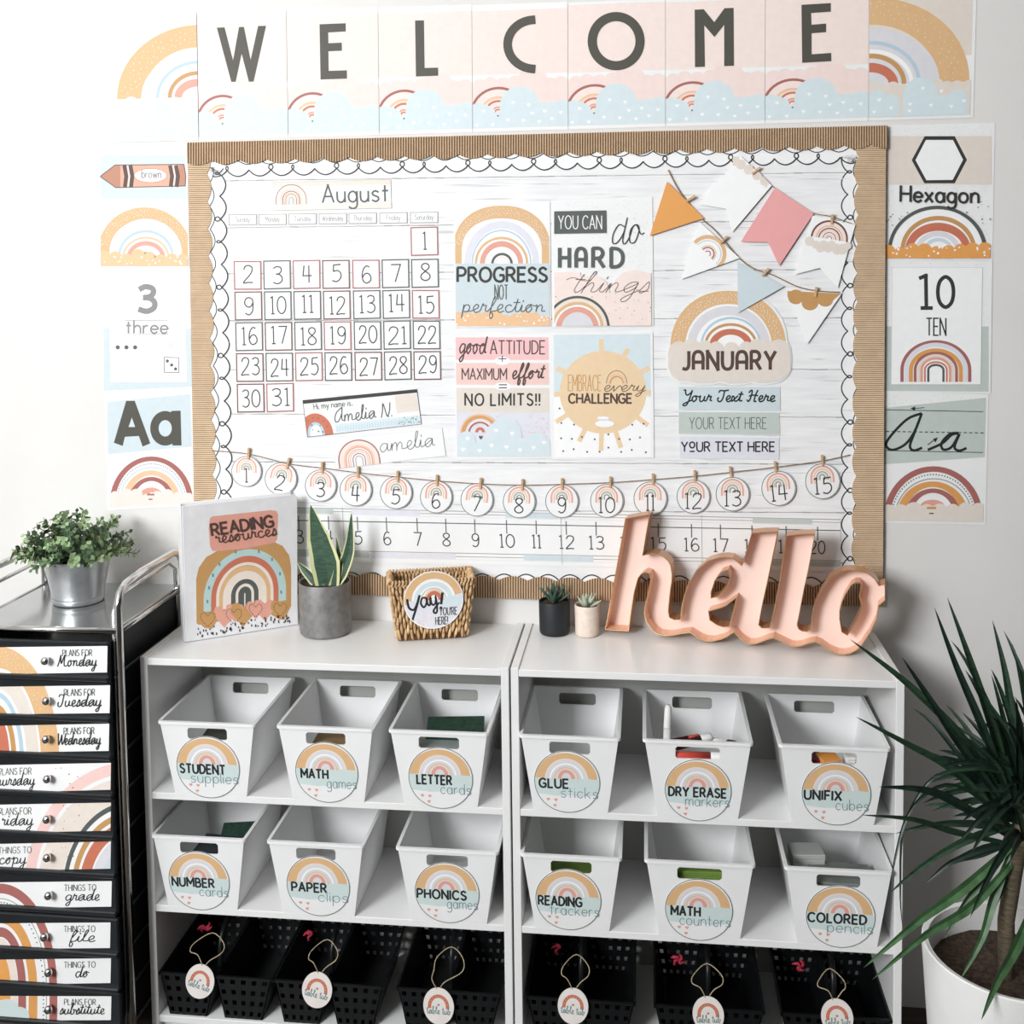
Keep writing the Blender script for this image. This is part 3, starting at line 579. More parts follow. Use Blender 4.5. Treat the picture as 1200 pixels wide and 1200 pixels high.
speck(P, 70, 475, 630, 540, 60, 2.2, 'graylight', 16)
P.conv([(72, 545), (626, 490), (622, 810), (66, 850)], 'sage')
P.stroke([(85, 555), (610, 565)], 4, 'black'); P.stroke([(82, 775), (608, 786)], 4, 'black')
for k in range(18): P.stroke([(84+k*30, 672+k*.45), (102+k*30, 672.4+k*.45)], 5, 'black')
P.stroke(cr([(278, 574), (200, 605), (115, 690), (84, 745), (120, 772), (190, 740), (240, 670), (278, 574), (238, 680), (214, 750), (235, 775), (280, 760)]), 14, 'black')
P.stroke(cr([(310, 772), (390, 735), (440, 690), (478, 682), (430, 686), (385, 735), (395, 770), (440, 755), (482, 684), (455, 755), (480, 776), (520, 762)]), 14, 'black')
P.stroke([(310, 745), (352, 712)], 5, 'black'); P.conv([(366, 704), (338, 712), (352, 732)], 'black'); P.stroke([(292, 543), (240, 548)], 4, 'black'); P.conv([(216, 548), (242, 536), (242, 560)], 'black')
P.arch(340, 1140, 268, 280, 34, 'mauve', ty=30); P.arch(342, 1140, 212, 215, 5, 'grayline'); P.arch(336, 1140, 196, 198, 46, 'ochre', ty=30); P.arch(338, 1125, 148, 145, 36, 'mauve', ty=24)
for a in range(6, 176, 4): P.disc(340-226*math.cos(math.radians(a)), 1140-235*math.sin(math.radians(a)), 4, 'slate', n=6)
P.arch(335, 1075, 64, 34, 64, 'salmon', ty=32); cloudrow(P, 60, 620, 1110, 1170, 'sand', 8, 46, 19); P.rect(305, 1080, 356, 1092, 'tandark'); P.rect(318, 1112, 342, 1119, 'slate')
P.obj('print', o, recalc=False)
# ================================================================== calendar on the board
BOFF = .0106
def bcard(name, label, cat, cs, W, H, off=BOFF+.0006, t=.0006, group=None, m=None, poly=None):
    return wallcard(name, label, cat, cs, off, t, W, H, group, m, poly)
def rct(x0, y0, x1, y1, s=0.0, lean=0.0): return [(x0, y0), (x1, y0+s), (x1+lean, y1+s), (x0+lean, y1)]
o, P = bcard('month_header', 'long header card with a small rainbow reading August', 'card', [(320, 213.5), (458, 210), (459, 244), (320.5, 247)], 139, 34)
P.rect(0, .4, 139, 6, 'sand'); P.rect(0, 26.5, 139, 33.6, 'blush'); P.stroke([(0, 0), (139, 0), (139, 34), (0, 34)], .6, 'grayline', closed=True)
for r, w, c in ((18.3, 1, 'mauve'), (17.3, 5, 'blush'), (12.4, .7, 'tan'), (10.6, 1.2, 'mauve'), (8.6, 1.4, 'peach'), (6.6, .8, 'mauve'), (4.6, .7, 'tan'), (2.8, .9, 'grayline')): P.arch(21, 21, r, r*.98, w, c, leg=6)
text(P, 'August', 58, 135, 25.5, 20.5, 2.1, 'slate', 'print', ang=0)
P.obj('print', o, recalc=False)
DAYS = ['Sunday', 'Monday', 'Tuesday', 'Wednesday', 'Thursday', 'Friday', 'Saturday']
XD = [268, 302.8, 338, 373.5, 408.5, 444.5, 480.5]
for i, d in enumerate(DAYS):
    x = XD[i]; y = 251.3-i*.45
    o, P = bcard('weekday_card', 'small white calendar strip card reading '+d, 'card', rct(x, y, x+33, y+13, -.45), 33, 13, group='calendar weekday cards')
    P.stroke([(.5, .5), (32.5, .5), (32.5, 12.5), (.5, 12.5)], .8, 'grayline', closed=True); text(P, d, 16.5-len(d)*1.35, 16.5+len(d)*1.35, 9, 6, .55, 'grayline', 'print'); P.obj('print', o, recalc=False)
FR = ['mauve', 'mauve', 'slate', 'slate', 'slate', 'mauve', 'cocoa']
for n in range(1, 32):
    if n == 1: r, c = 0, 6
    else: r, c = 1+(n-2)//7, (n-2) % 7
    x = 272.6+c*34.55+r*.9-(0 if r else -.2) + (.6 if c > 3 else 0); y = 268.5+(r-0)*36.0+(-c*.25)+(0 if r else -1)+(1.2 if r == 1 else 0)
    if r >= 1: y = 305.6+(r-1)*36.0-c*.35
    rd = random.Random(n); a = rd.uniform(-.5, .5)
    o, P = bcard('date_card', 'white date card %d in the %s column, %s row of the calendar' % (n, DAYS[c], ('first', 'second', 'third', 'fourth', 'fifth', 'last')[r]), 'card', [(x, y), (x+32.6, y-.4+a), (x+33.2, y+33.6+a), (x+.7, y+34.2)], 33, 34, group='calendar date cards')
    fc = rd.choice(('mauve', 'slate', 'cocoa', 'slate')); P.stroke([(.9, .9), (32.1, .9), (32.1, 33.1), (.9, 33.1)], 1.45, fc, closed=True)
    s = str(n); w = 11 if len(s) == 1 else 21
    if n == 1: w = 4
    if n == 11: w = 13
    if len(s) == 2 and n < 20 and n != 11: w = 18
    text(P, s, 16.5-w/2.+.5, 16.5+w/2.+.5, 27.5-(n % 3), 20, 1.4, 'dark', 'caps'); P.obj('print', o, recalc=False)
# ================================================================== quote posters
Z = (520, 230, 7.5)
o, P = zposter('quote_poster', 'poster reading PROGRESS NOT perfection under a speckled tan rainbow', 'poster', [(531.5, 238.5), (644.5, 236.5), (646, 382.5), (532.8, 384)], Z, BOFF+.0012, clip=[(533, 240), (643.2, 238.5), (644.4, 381.8), (534, 382.5)])
P.arch(510, 480, 430, 398, 78, 'tan', leg=120, ty=112, pw=.9); P.dome(510, 560, 348, 362, 'white', leg=40); P.arch(510, 590, 330, 372, 60, 'lav', ty=66); P.arch(508, 590, 264, 296, 14, 'blueline')
P.arch(508, 590, 236, 234, 22, 'tan'); P.arch(508, 590, 190, 196, 44, 'salmon', ty=50); P.arch(512, 595, 96, 98, 22, 'slate'); P.arch(512, 595, 66, 66, 12, 'blush')
dots_arc(P, 510, 480, 430, 398, 75, 150, 6, 'cream', 21, ty=100)
P.rect(90, 590, 930, 1075, 'bluegray')
cloudrow(P, 90, 925, 1085, 1140, 'lightorange', 10, 60, 31); speck(P, 110, 1050, 920, 1130, 22, 9, 'white', 32)
text(P, 'PROGRESS', 122, 905, 750, 122, 23, 'dark'); text(P, 'NOT', 448, 562, 905, 125, 9, 'slate', ang=0)
text(P, 'perfection', 148, 890, 1020, 135, 8.5, 'slate', 'cursive', slant=.12); P.obj('print', o, recalc=False)
Z = (640, 230, 7.5)
o, P = zposter('quote_poster', 'poster reading YOU CAN do HARD things with a rainbow in its corner', 'poster', [(646, 235), (764.5, 231), (766, 382), (647.5, 384)], Z, BOFF+.0012, clip=[(649, 237), (762, 233), (763.5, 381.5), (649.5, 382)])
speck(P, 60, 20, 930, 660, 330, 3, 'graylight', 41)
P.conv([(70, 132), (528, 124), (530, 322), (70, 330)], 'slate'); text(P, 'YOU CAN', 108, 488, 286, 115, 8, 'white')
P.stroke(cr([(690, 270), (640, 250), (590, 330), (585, 410), (625, 405), (680, 320), (712, 190), (672, 380), (690, 418), (730, 360), (760, 270), (800, 250), (815, 300), (780, 400), (735, 400), (740, 300), (790, 250), (830, 330), (862, 320)]), 9, 'dark')
for s, a, b in (('H', 118, 202), ('^', 262, 346), ('R', 410, 505), ('D', 570, 672)): text(P, s, a, b, 622, 165, 31, 'slate')
P.cloud([(200, 850, 190), (400, 850, 160), (780, 860, 215), (930, 800, 130)], 1180, 'blush'); P.rect(55, 850, 930, 1150, 'blush'); P.rect(55, 668, 300, 860, 'blush')
speck(P, 60, 820, 920, 1120, 46, 4.5, 'mauve', 42)
text(P, 'things', 200, 890, 850, 185, 6, 'brown', 'cursive', slant=.35); P.stroke(cr([(178, 735), (240, 715), (330, 742), (400, 735)]), 5, 'brown')
for r, w, c in ((285, 22, 'slate'), (262, 30, 'cream'), (232, 26, 'tan'), (205, 16, 'white'), (188, 46, 'salmon'), (140, 140, 'graylilac')): P.arch(275, 1160, r, r, w, c)
P.obj('print', o, recalc=False)
Z = (520, 380, 7.5)
o, P = zposter('quote_poster', 'poster reading good ATTITUDE + MAXIMUM effort = NO LIMITS!!', 'poster', [(532.5, 393), (646.5, 391), (648, 537), (534, 539)], Z, BOFF+.0012, clip=[(533.8, 394.5), (642.8, 394), (645, 535), (535.8, 535)])
P.rect(90, 115, 930, 312, 'rosy'); P.rect(90, 340, 930, 532, 'softpink'); P.rect(90, 560, 940, 780, 'sand'); P.rect(100, 775, 940, 1180, 'lav')
text(P, 'good', 128, 372, 258, 170, 13, 'brown', 'cursive', slant=.2); text(P, 'ATTITUDE', 410, 888, 260, 115, 11, 'brown'); P.disc(515, 322, 70, 'white', ry=36)
text(P, '+', 480, 550, 345, 85, 8, 'dark'); text(P, 'MAXIMUM', 162, 552, 485, 95, 10, 'brown'); text(P, 'effort', 592, 878, 478, 135, 13, 'brown', 'cursive', slant=.2); P.disc(520, 545, 75, 'white', ry=34)
text(P, '=', 486, 554, 590, 90, 9, 'dark'); text(P, 'NO LIMITS!!', 188, 842, 712, 100, 15, 'dark', track=1.5)
speck(P, 640, 790, 930, 990, 26, 7, 'softpink', 51); speck(P, 120, 790, 500, 900, 10, 7, 'softpink', 52)
for r, w, c in ((175, 14, 'peach'), (158, 26, 'ochre'), (118, 18, 'blush'), (105, 14, 'mauve')): P.arch(318, 960, r, r, w, c, a0=178, a1=40)
P.arch(318, 950, 42, 45, 24, 'rust'); P.cloud([(200, 1020, 80), (330, 1090, 70), (545, 960, 140), (440, 1060, 90), (700, 1080, 80), (820, 1050, 95), (900, 1080, 70)], 1180, 'bluepale'); P.rect(100, 1060, 945, 1170, 'bluepale')
P.heart(325, 995, 18, 'slate')
for x, y in ((210, 1005), (460, 935), (600, 960), (420, 1065), (550, 1080), (315, 1110), (170, 1100), (670, 1105), (790, 1085), (880, 1040)): P.heart(x, y, 20, 'white')
P.obj('print', o, recalc=False)
Z = (640, 380, 7.5)
o, P = zposter('quote_poster', 'poster reading EMBRACE every CHALLENGE across a peach sun', 'poster', [(646.5, 390), (765, 389.5), (766.5, 536.5), (648, 538.5)], Z, BOFF+.0012, clip=[(649, 392.5), (762, 391.5), (763.5, 535), (649.5, 536)])
P.rect(60, 80, 930, 640, 'bluepale'); P.cloud([(120, 700, 70), (300, 690, 90), (880, 700, 60)], 800, 'white'); P.rect(60, 640, 930, 1190, 'white')
for a, l in ((-92, 470), (-60, 445), (-28, 460), (-152, 460), (-182, 440), (0, 440), (36, 490), (72, 510), (92, 510), (116, 480), (148, 490)):
    ca, sa = math.cos(math.radians(a)), math.sin(math.radians(a)); P.stroke([(500+300*ca, 600+300*sa), (500+l*ca, 600+l*sa*1.0)], 42, 'sun')
P.disc(500, 598, 382, 'sun', ry=364, n=44)
rd = random.Random(61)
for k in range(40): P.disc(90+rd.random()*820, 740+rd.random()*400, 9, 'dark', n=6) if abs(k) >= 0 and False else None
for x, y in ((118, 740), (134, 868), (245, 882), (132, 1002), (226, 1007), (314, 990), (427, 1010), (547, 968), (641, 1008), (736, 1012), (825, 995), (757, 883), (857, 874), (242, 1098), (150, 1115), (360, 1122), (470, 1120), (547, 1084), (659, 1122), (752, 1104), (876, 1125)): P.disc(x, y, 9, 'slate', n=7)
text(P, 'EMBRACE', 195, 482, 585, 138, 7, 'tandark'); text(P, 'CHALLENGE', 200, 750, 692, 80, 16, 'brown')
text(P, 'every', 490, 870, 590, 105, 6, 'brown', 'cursive', slant=.25)
P.arch(620, 520, 92, 114, 4, 'brown'); P.arch(620, 520, 76, 84, 18, 'peach'); P.arch(620, 520, 60, 64, 8, 'tandark')
P.disc(515, 875, 84, 'white', ry=30); P.disc(505, 830, 60, 'lav', ry=20); P.disc(500, 822, 50, 'white', ry=12)
P.obj('print', o, recalc=False)
# ================================================================== JANUARY sign and text strips
Z = (770, 320, 7.5)
zt = lambda pts, Z=Z: [(Z[0]+x/Z[2], Z[1]+y/Z[2]) for x, y in pts]
outl = [(100, 640), (118, 560), (160, 440), (225, 330), (310, 240), (420, 180), (540, 150), (690, 148), (800, 165), (930, 220), (1030, 300), (1100, 400), (1135, 500), (1145, 590), (1175, 650), (1185, 740), (1180, 860), (1140, 920), (1080, 960), (980, 980), (900, 985), (830, 965), (760, 985), (640, 990), (560, 965), (480, 985), (360, 985), (270, 965), (190, 965), (120, 920), (85, 830), (78, 740)]
P = Print(WM); o = P.sheet('month_sign', zt(outl), M_PAPER, t=.0008, off=BOFF+.0016); setp(o, 'cut-out rainbow and cloud sign reading JANUARY', 'sign'); P.off = BOFF+.0017; P.zoom(*Z)
P.arch(625, 660, 510, 505, 130, 'tan', ty=116, a0=178, a1=2, pw=.95); P.dome(630, 650, 380, 375, 'white'); P.arch(630, 640, 365, 350, 75, 'graylilac', ty=80); P.arch(650, 640, 270, 255, 20, 'blueline'); P.arch(648, 640, 235, 200, 24, 'tandark'); P.arch(648, 640, 190, 150, 62, 'rust', ty=52)
dots_arc(P, 625, 660, 510, 505, 125, 150, 6.5, 'cream', 71, ty=108, a0=4, a1=176)
P.cloud([(190, 690, 90), (300, 660, 82), (420, 660, 70), (520, 660, 60), (650, 670, 65), (780, 660, 60), (880, 650, 75), (960, 665, 80), (1070, 680, 98)], 760, 'sand')
P.poly([(96, 700), (1170, 700), (1175, 850), (1130, 910), (1070, 945), (980, 962), (900, 965), (830, 948), (760, 965), (640, 970), (560, 948), (480, 965), (360, 968), (270, 948), (190, 945), (130, 905), (98, 830)], 'sand')
text(P, 'J^NU^RY', 232, 1040, 845, 155, 30, 'brown', track=1.35); P.obj('print', o, recalc=False)
Z = (780, 440, 8)
for nm, q, c, tx, kw, tb in (('Your Text Here', [(795, 453), (914, 453), (914.5, 481.5), (795, 480.5)], 'bluegray', (150, 1025, 245, 108, 14), dict(font='cursive', slant=.15), 'pale blue'),
        ('YOUR TEXT HERE', [(795, 482.5), (913, 483), (914, 509.5), (795, 508.5)], 'sage', (225, 945, 500, 105, 7), dict(), 'sage grey'),
        ('Y~UR TEXT HERE', [(796, 511), (913, 512.5), (913, 538.5), (796.5, 537)], 'lav', (150, 1020, 712, 88, 14), dict(), 'palest lavender')):
    P = Print(WM); o = P.sheet('text_strip', q, M_PAPER, t=.0005, off=BOFF+.001); setp(o, tb+' strip card reading '+('your text here in %s' % ('cursive' if 'font' in kw else 'thin capitals' if nm[1] == 'O' else 'bold capitals')), 'card', 'text strips under the rainbow sign')
    P.off = BOFF+.0011; P.conv([(x+(.4 if i in (0, 3) else -.4), y+(.4 if i < 2 else -.4)) for i, (x, y) in enumerate(q)], c); P.zoom(*Z)
    text(P, nm, *tx, 'black' if nm[1] != 'O' else 'slate', **kw); P.obj('print', o, recalc=False)
# name tags
o, P = bcard('name_tag', 'tilted name tag reading Hi, my name is Amelia N. with a dark top edge', 'name tag', [(354.5, 469), (488.5, 456), (494, 497), (360, 512.5)], 135, 42, off=BOFF+.0008)
P.rect(0, 0, 135, 4.2, 'dark'); P.arch(11, 40, 20, 24, 10, 'rust', leg=3); P.arch(11, 40, 10, 14, 3, 'blueline', leg=3); P.rect(108, 5, 134, 26, 'sand'); P.rect(34, 31, 134, 41, 'bluepale')
for k in range(30): P.rect(36+k*3.2, 34, 36.7+k*3.2, 39, 'blueline')
for k in range(7): P.disc(11-15*math.cos(.2+k*.42), 40-19*math.sin(.2+k*.42), 1.2, 'mauve', n=6)
speck(P, 108, 32, 134, 40, 26, .7, 'teal', 3); speck(P, 4, 28, 20, 40, 8, 1, 'teal', 4); P.stroke([(0, 0), (135, 0), (135, 42), (0, 42)], .9, 'dark', closed=True)
text(P, 'Hi, my name is..', 12, 58, 11.5, 6.5, .6, 'dark', 'print'); text(P, 'Amelia N.', 34, 103, 29, 17, 1.0, 'slate', 'cursive', slant=.1); P.obj('print', o, recalc=False)
o, P = bcard('name_tag', 'pale tilted name tag with a pink rainbow reading amelia', 'name tag', [(389.5, 515.5), (518, 501.5), (522.5, 534), (394, 549.5)], 129, 34, off=BOFF+.0008)
for r, w, c in ((24.5, 1.6, 'mauve'), (22.9, 4.4, 'blush'), (18, 1.6, 'peach'), (16, 1.6, 'salmon'), (13, 1.3, 'tan'), (11, 1.8, 'softpink'), (7.6, 1, 'mauve'), (4.4, .8, 'grayline')): P.arch(28, 26, r, r*.95, w, c, leg=9)
text(P, 'amelia', 52, 118, 21, 20, .8, 'slate', 'cursive', slant=.1); P.stroke([(0, 0), (129, 0), (129, 34), (0, 34)], .4, 'graylight', closed=True); P.obj('print', o, recalc=False)
# number line
o, P = bcard('number_line', 'long paper number line from 1 to 20 with tick marks', 'number line', [(262, 591), (985, 607), (985, 670), (266, 656)], 723, 64, off=BOFF+.0008)
ny = lambda x: 0
for y, w, c in ((2, 1.0, gl_), (5.5, .8, gl_), (9, .6, gm_), (51, .9, gl_), (55, .8, gl_), (58.5, .6, gm_)): P.stroke([(0, y), (723, y)], w, c)
for a, b, c in ((60, 128, 'sage'), (330, 392, 'bluegray'), (620, 690, 'sage'), (150, 230, 'lav')): P.rect(a, 2.2, b, 8.4, c); P.rect(a+20, 52, b+40, 58, c)
P.stroke([(0, 17), (723, 15)], 1.1, 'slate')
NX = [278, 313, 349, 384, 418, 452, 488, 521.7, 555.7, 593, 627.7, 663, 698, 735, 771, 810, 844, 881, 921, 958]
for i, x in enumerate(NX):
    X = x-262; P.stroke([(X, 11), (X, 27)], 1.1, 'slate'); s = str(i+1); w = 8.5 if i < 9 else 17
    if i+1 in (1,): w = 4
    if i+1 == 11: w = 10
    text(P, s, X-w/2, X+w/2, 43, 15, 1.25, 'dark')
for x in (139, 395, 560): P.stroke([(x, 0), (x, 62)], .4, gl_)
P.obj('print', o, recalc=False)
# ================================================================== garlands
M_TWINE = mat('jute_twine', '9C7B57', .9, var=.25, scale=200, bump=.3)
M_PEG = mat('peg_wood', 'D9B48A', .7, var=.1, scale=80, stretch=(1, 1, 8))
def twine(name, label, pts, off, r=.0011, cat='twine'):
    q = cr(pts, n=5); b = MB(); b.tube([WM(x, y, off) for x, y in q], r, M_TWINE, 6); return setp(b.obj(name), label, cat)
def peg(x, y, ang, off, label, group, L=15, w=2.6):
    """small wooden clothes-peg: two tapered halves and a wire spring; centre in the picture"""
    c = WM(x, y, off); s = (WM(x+1, y, off)-c).length; a = math.radians(ang); ax = Vector((math.cos(a), 0, math.sin(a))); up = Vector((-math.sin(a), 0, math.cos(a))); N = Vector((0, -1, 0))
    t = thing('clothes_peg', label, 'clothes peg', c, group)
    hl = L*s/2; hw = w*s/2
    for sd in (-1, 1):
        b = MB(); v = []
        for (u, d) in ((-hl, .0006), (-hl*.2, .0004), (hl*.2, .0012), (hl, .0026)):
            for e in (-1, 1):
                for k in (0, 1): v.append(c+up*u+ax*(hw*e)+N*(sd*d+sd*k*.0013))
        f = []
        for i in range(3):
            p = i*4; q = p+4; f += [(p, q, q+2, p+2), (p+1, p+3, q+3, q+1), (p, p+1, q+1, q), (p+2, q+2, q+3, p+3)]
        f += [(0, 2, 3, 1), (12, 13, 15, 14)]; b.add(v, f, M_PEG); b.obj('peg_half', t)
    b = MB(); b.tube([c+ax*(hw*1.15*math.cos(k*.7))+N*(.0028*math.sin(k*.7))+up*(hl*.1) for k in range(10)], .0004, mat('spring_wire', 'A8A8A8', .3, 1), 5); b.obj('spring', t)
    return t
TW = [(248, 528), (291, 532), (338, 543.5), (378, 548.5), (420, 554), (466, 559), (512, 563.5), (563, 567), (612, 568.5), (659, 567.5), (715, 565.5), (765, 562), (814, 558), (856, 553.5), (909, 547.5), (964, 540), (996, 533)]
twine('garland_twine', 'brown twine sagging across the board with numbered round tags', TW, .0165)
NT = [(288.7, 552.5, 17.8), (329, 561, 19), (375.7, 569, 18.6), (416.7, 574, 19), (464, 577.3, 19), (511, 582.3, 19), (558.7, 585.7, 19.3), (608.3, 587.7, 19.3), (658.3, 587.3, 19.6), (711, 587, 19.6), (762, 584.3, 19.8), (812.4, 582, 19.8), (858.4, 579, 20), (912.4, 572.3, 20.4), (964, 564, 20.8)]
TAGPOS = ['at the left end of the garland', 'above the binder', 'third from the left', 'above the snake plant', 'fifth from the left', 'sixth from the left', 'under the good attitude poster', 'in the middle of the garland', 'under the sun poster', 'left of the word sign', 'above the letter h of the word sign', 'under the lowest text strip', 'right of the lowest text strip', 'second from the right end', 'at the right end of the garland']
PX = [291.3, 337.5, 377.5, 419.5, 466, 512, 563, 612, 658.5, 715, 765, 814, 856, 908.5, 963.5]
for i, (x, y, r) in enumerate(NT):
    n = i+1; ln = [0, 12, 2, 2, 4, 2, 8, 2, 0, 0, 0, 0, 0, -6, -4][i]
    ca, sa = math.cos(math.radians(ln)), math.sin(math.radians(ln))
    pts = [(x+r*math.cos(k*math.pi/20), y+r*1.02*math.sin(k*math.pi/20)) for k in range(40)]
    P = Print(WM); o = P.sheet('number_tag', pts, M_PAPER, t=.0006, off=.0150); setp(o, 'round white tag numbered %d, %s' % (n, TAGPOS[i]), 'tag', 'numbered round tags on the twine')
    P.off = .0151; k = r/20.; R = lambda px, py: (x+px*k*ca-py*k*sa, y+px*k*sa+py*k*ca)
    P.zoom(0, 0, 1); P.map = lambda a, b, off: WM(*R(a, b), off)
    P.stroke([(19.3*math.cos(a*.157), 19.7*math.sin(a*.157)) for a in range(40)], .8, 'slate', closed=True)
    for rr, w, c in ((13.4, 2.0, 'salmon'), (11.6, 2.6, 'blush'), (9.6, 1.2, 'peach'), (6.8, 1.0, 'teal'), (4.9, .9, 'tan'), (3.2, .9, 'slate')): P.arch(0, -4.5, rr, rr, w, c, leg=6.5 if rr > 7 else 3)
    s = str(n); w = 10 if n < 10 else 19
    if n == 1: w = 3.6
    if n == 11: w = 10
    text(P, s, -w/2, w/2, 14, 18, 1.4, 'black'); P.obj('print', o, recalc=False)
    ty = TW[i+1][1]; peg(PX[i], ty-.5, [-6, -16, -2, -2, 0, 0, -3, -2, 2, 0, 2, 2, 8, 6, 4][i], .0165, 'small wooden peg holding tag %d, %s' % (n, TAGPOS[i]), 'pegs on the number garland', L=13, w=2.4)
# pennants
Z = (760, 180, 7.5)
def pennant(label, pts, Z, c, off, draw=None):
    P = Print(WM); q = [(Z[0]+x/Z[2], Z[1]+y/Z[2]) for x, y in pts]; o = P.sheet('pennant', q, mat('pennant_'+c, INK[c], .6, var=.01), t=.0006, off=off); setp(o, label, 'pennant', 'paper pennants in the board corner')
    if draw: P.off = off+.0001; P.zoom(*Z); P.clip = pts if len(pts) == 3 else None; draw(P); P.obj('print', o, recalc=False)
twine('bunting_twine', 'lower twine of the bunting running down from the top of the board', [(783, 199), (795, 222), (812, 244), (823, 257), (840, 272), (866, 302), (884, 315), (905, 322), (935, 336), (960, 341), (984, 342.5)], .0150, .0012)
twine('bunting_twine', 'upper twine of the bunting at the top right of the board', [(868, 184), (880, 195), (906, 219), (930, 235), (952, 249), (975, 254), (1003, 264)], .0152, .0009)
pennant('plain orange triangular pennant', [(162, 245), (488, 568), (10, 722)], Z, 'orange', .0165)
def d1(P):
    # arcs are tilted with the pennant
    cx, cy = 520, 880
    for r, w, c in ((165, 34, 'tan'), (120, 8, 'graylight'), (75, 7, 'tan'), (62, 13, 'mauve'), (40, 6, 'blush'), (28, 9, 'mauve')): P.arch(cx, cy, r, r, w, c, a0=140, a1=-52)
pennant('white triangular pennant with a tilted tan rainbow', [(448, 600), (800, 918), (285, 1105)], Z, 'white', .0165, d1)
pennant('plain pale blue triangular pennant', [(782, 950), (1195, 1165), (785, 1400)], Z, 'bluegray', .0168)
Z2 = (860, 180, 7.5)
def d2(P):
    for x in (25, 130, 230): pass
    P.conv([(528, 522), (735, 530), (690, 572), (528, 560)], 'tandark', False)
Z3 = (760, 180, 3.244)
def d3(P): P.clip = None; P.conv([(528, 522), (732, 532), (700, 560), (528, 545)], 'tandark'); P.disc(560, 545, 30, 'tandark', ry=28); P.disc(614, 568, 32, 'tandark', ry=28); P.disc(672, 556, 30, 'tandark', ry=26)
pennant('white triangular pennant with brown scallops along its top', [(526, 520), (735, 531), (603, 724)], Z3, 'white', .0165, d3)
def d4(P):
    P.clip = [(740, 30), (820, 0), (1065, 260), (740, 690)]
    for x, y in ((755, 65), (812, 95), (880, 140), (955, 190), (1025, 240), (1060, 270)): P.disc(x, y, 44, 'sand')
pennant('white swallow-tailed pennant with a faint scalloped top edge', [(810, 20), (1082, 280), (735, 690), (680, 485), (440, 445)], Z, 'white', .0165, d4)
pennant('plain pink swallow-tailed pennant', [(360, 300), (702, 525), (398, 985), (300, 778), (60, 775)], Z2, 'pink', .0168)
def d5(P):
    for x, y, r in ((665, 770, 42), (720, 800, 36), (790, 810, 48), (860, 800, 36), (900, 830, 40), (955, 840, 48), (1000, 810, 34)): P.disc(x, y, r, 'sand')
    for r, w, c in ((165, 17, 'cocoa'), (148, 30, 'blush'), (118, 10, 'tan'), (100, 14, 'mauve'), (84, 20, 'blush'), (60, 8, 'mauve'), (42, 8, 'peach'), (26, 8, 'mauve')): P.arch(838, 750, r, r, w, c, a0=172, a1=-10)
    P.disc(760, 830, 40, 'sand'); P.disc(830, 830, 40, 'sand'); P.disc(905, 850, 40, 'sand')
pennant('white swallow-tailed pennant with a dark arched rainbow over a cloud', [(690, 545), (1068, 625), (912, 1180), (755, 1005), (535, 1062)], Z2, 'white', .0165, d5)
for x, y, a, lb in ((809, 233, -60, 'orange'), (848, 281, -45, 'tan rainbow'), (897, 319, -40, 'pale blue'), (956, 342, -8, 'brown scalloped'), (886, 200, -50, 'faint scalloped'), (975, 257, -5, 'dark rainbow')):
    peg(x, y, a, .0185, 'wooden peg on the %s pennant' % lb, 'pegs on the bunting', L=12, w=2.6)
# ================================================================== bookcases
M_LAM = mat('white_laminate', 'F1F1F0', .28, var=.008, scale=10)
ZT = .842; D = .287; ZS2 = .5545; ZS3 = .3095; ZS4 = .066; TH = .0145; SP = .016
def bookcase(x0, x1, label, dz=0.0, dz2=0.0):
    t = thing('bookcase', label, 'bookcase', ((x0+x1)/2, -D/2, 0))
    for xa in (x0, x1-SP):
        b = MB(); b.rbox(xa, xa+SP, -D, -.002, .0, ZT+.003+dz, M_LAM, .001); b.obj('side_panel', t)
    b = MB(); b.rbox(x0+SP, x1-SP, -D+.0005, -.002, ZT-TH+dz, ZT+dz, M_LAM, .001); b.obj('top_panel', t)
    for z in (ZS2, ZS3, ZS4):
        z += dz2 if z != ZS4 else 0
        b = MB(); b.rbox(x0+SP, x1-SP, -D+.001, -.008, z-TH, z, M_LAM, .001); b.obj('shelf', t)
    b = MB(); b.box(x0+SP, x1-SP, -.008, -.003, .05, ZT-TH, mat('white_back_shaded', 'BFC0BB', .6, var=.01)); b.obj('back_panel', t)  # white back panel coloured grey, so interior shade is put into its colour
    b = MB(); b.box(x0+SP, x1-SP, -D+.02, -D+.032, 0, ZS4-TH, M_LAM); b.obj('kick_board', t)
    return t
bookcase(-1.0506, -.2745, 'white laminate bookcase on the left, beside the rolling cart')
bookcase(-.2705, .4932, 'white laminate bookcase on the right, under the copper word sign')
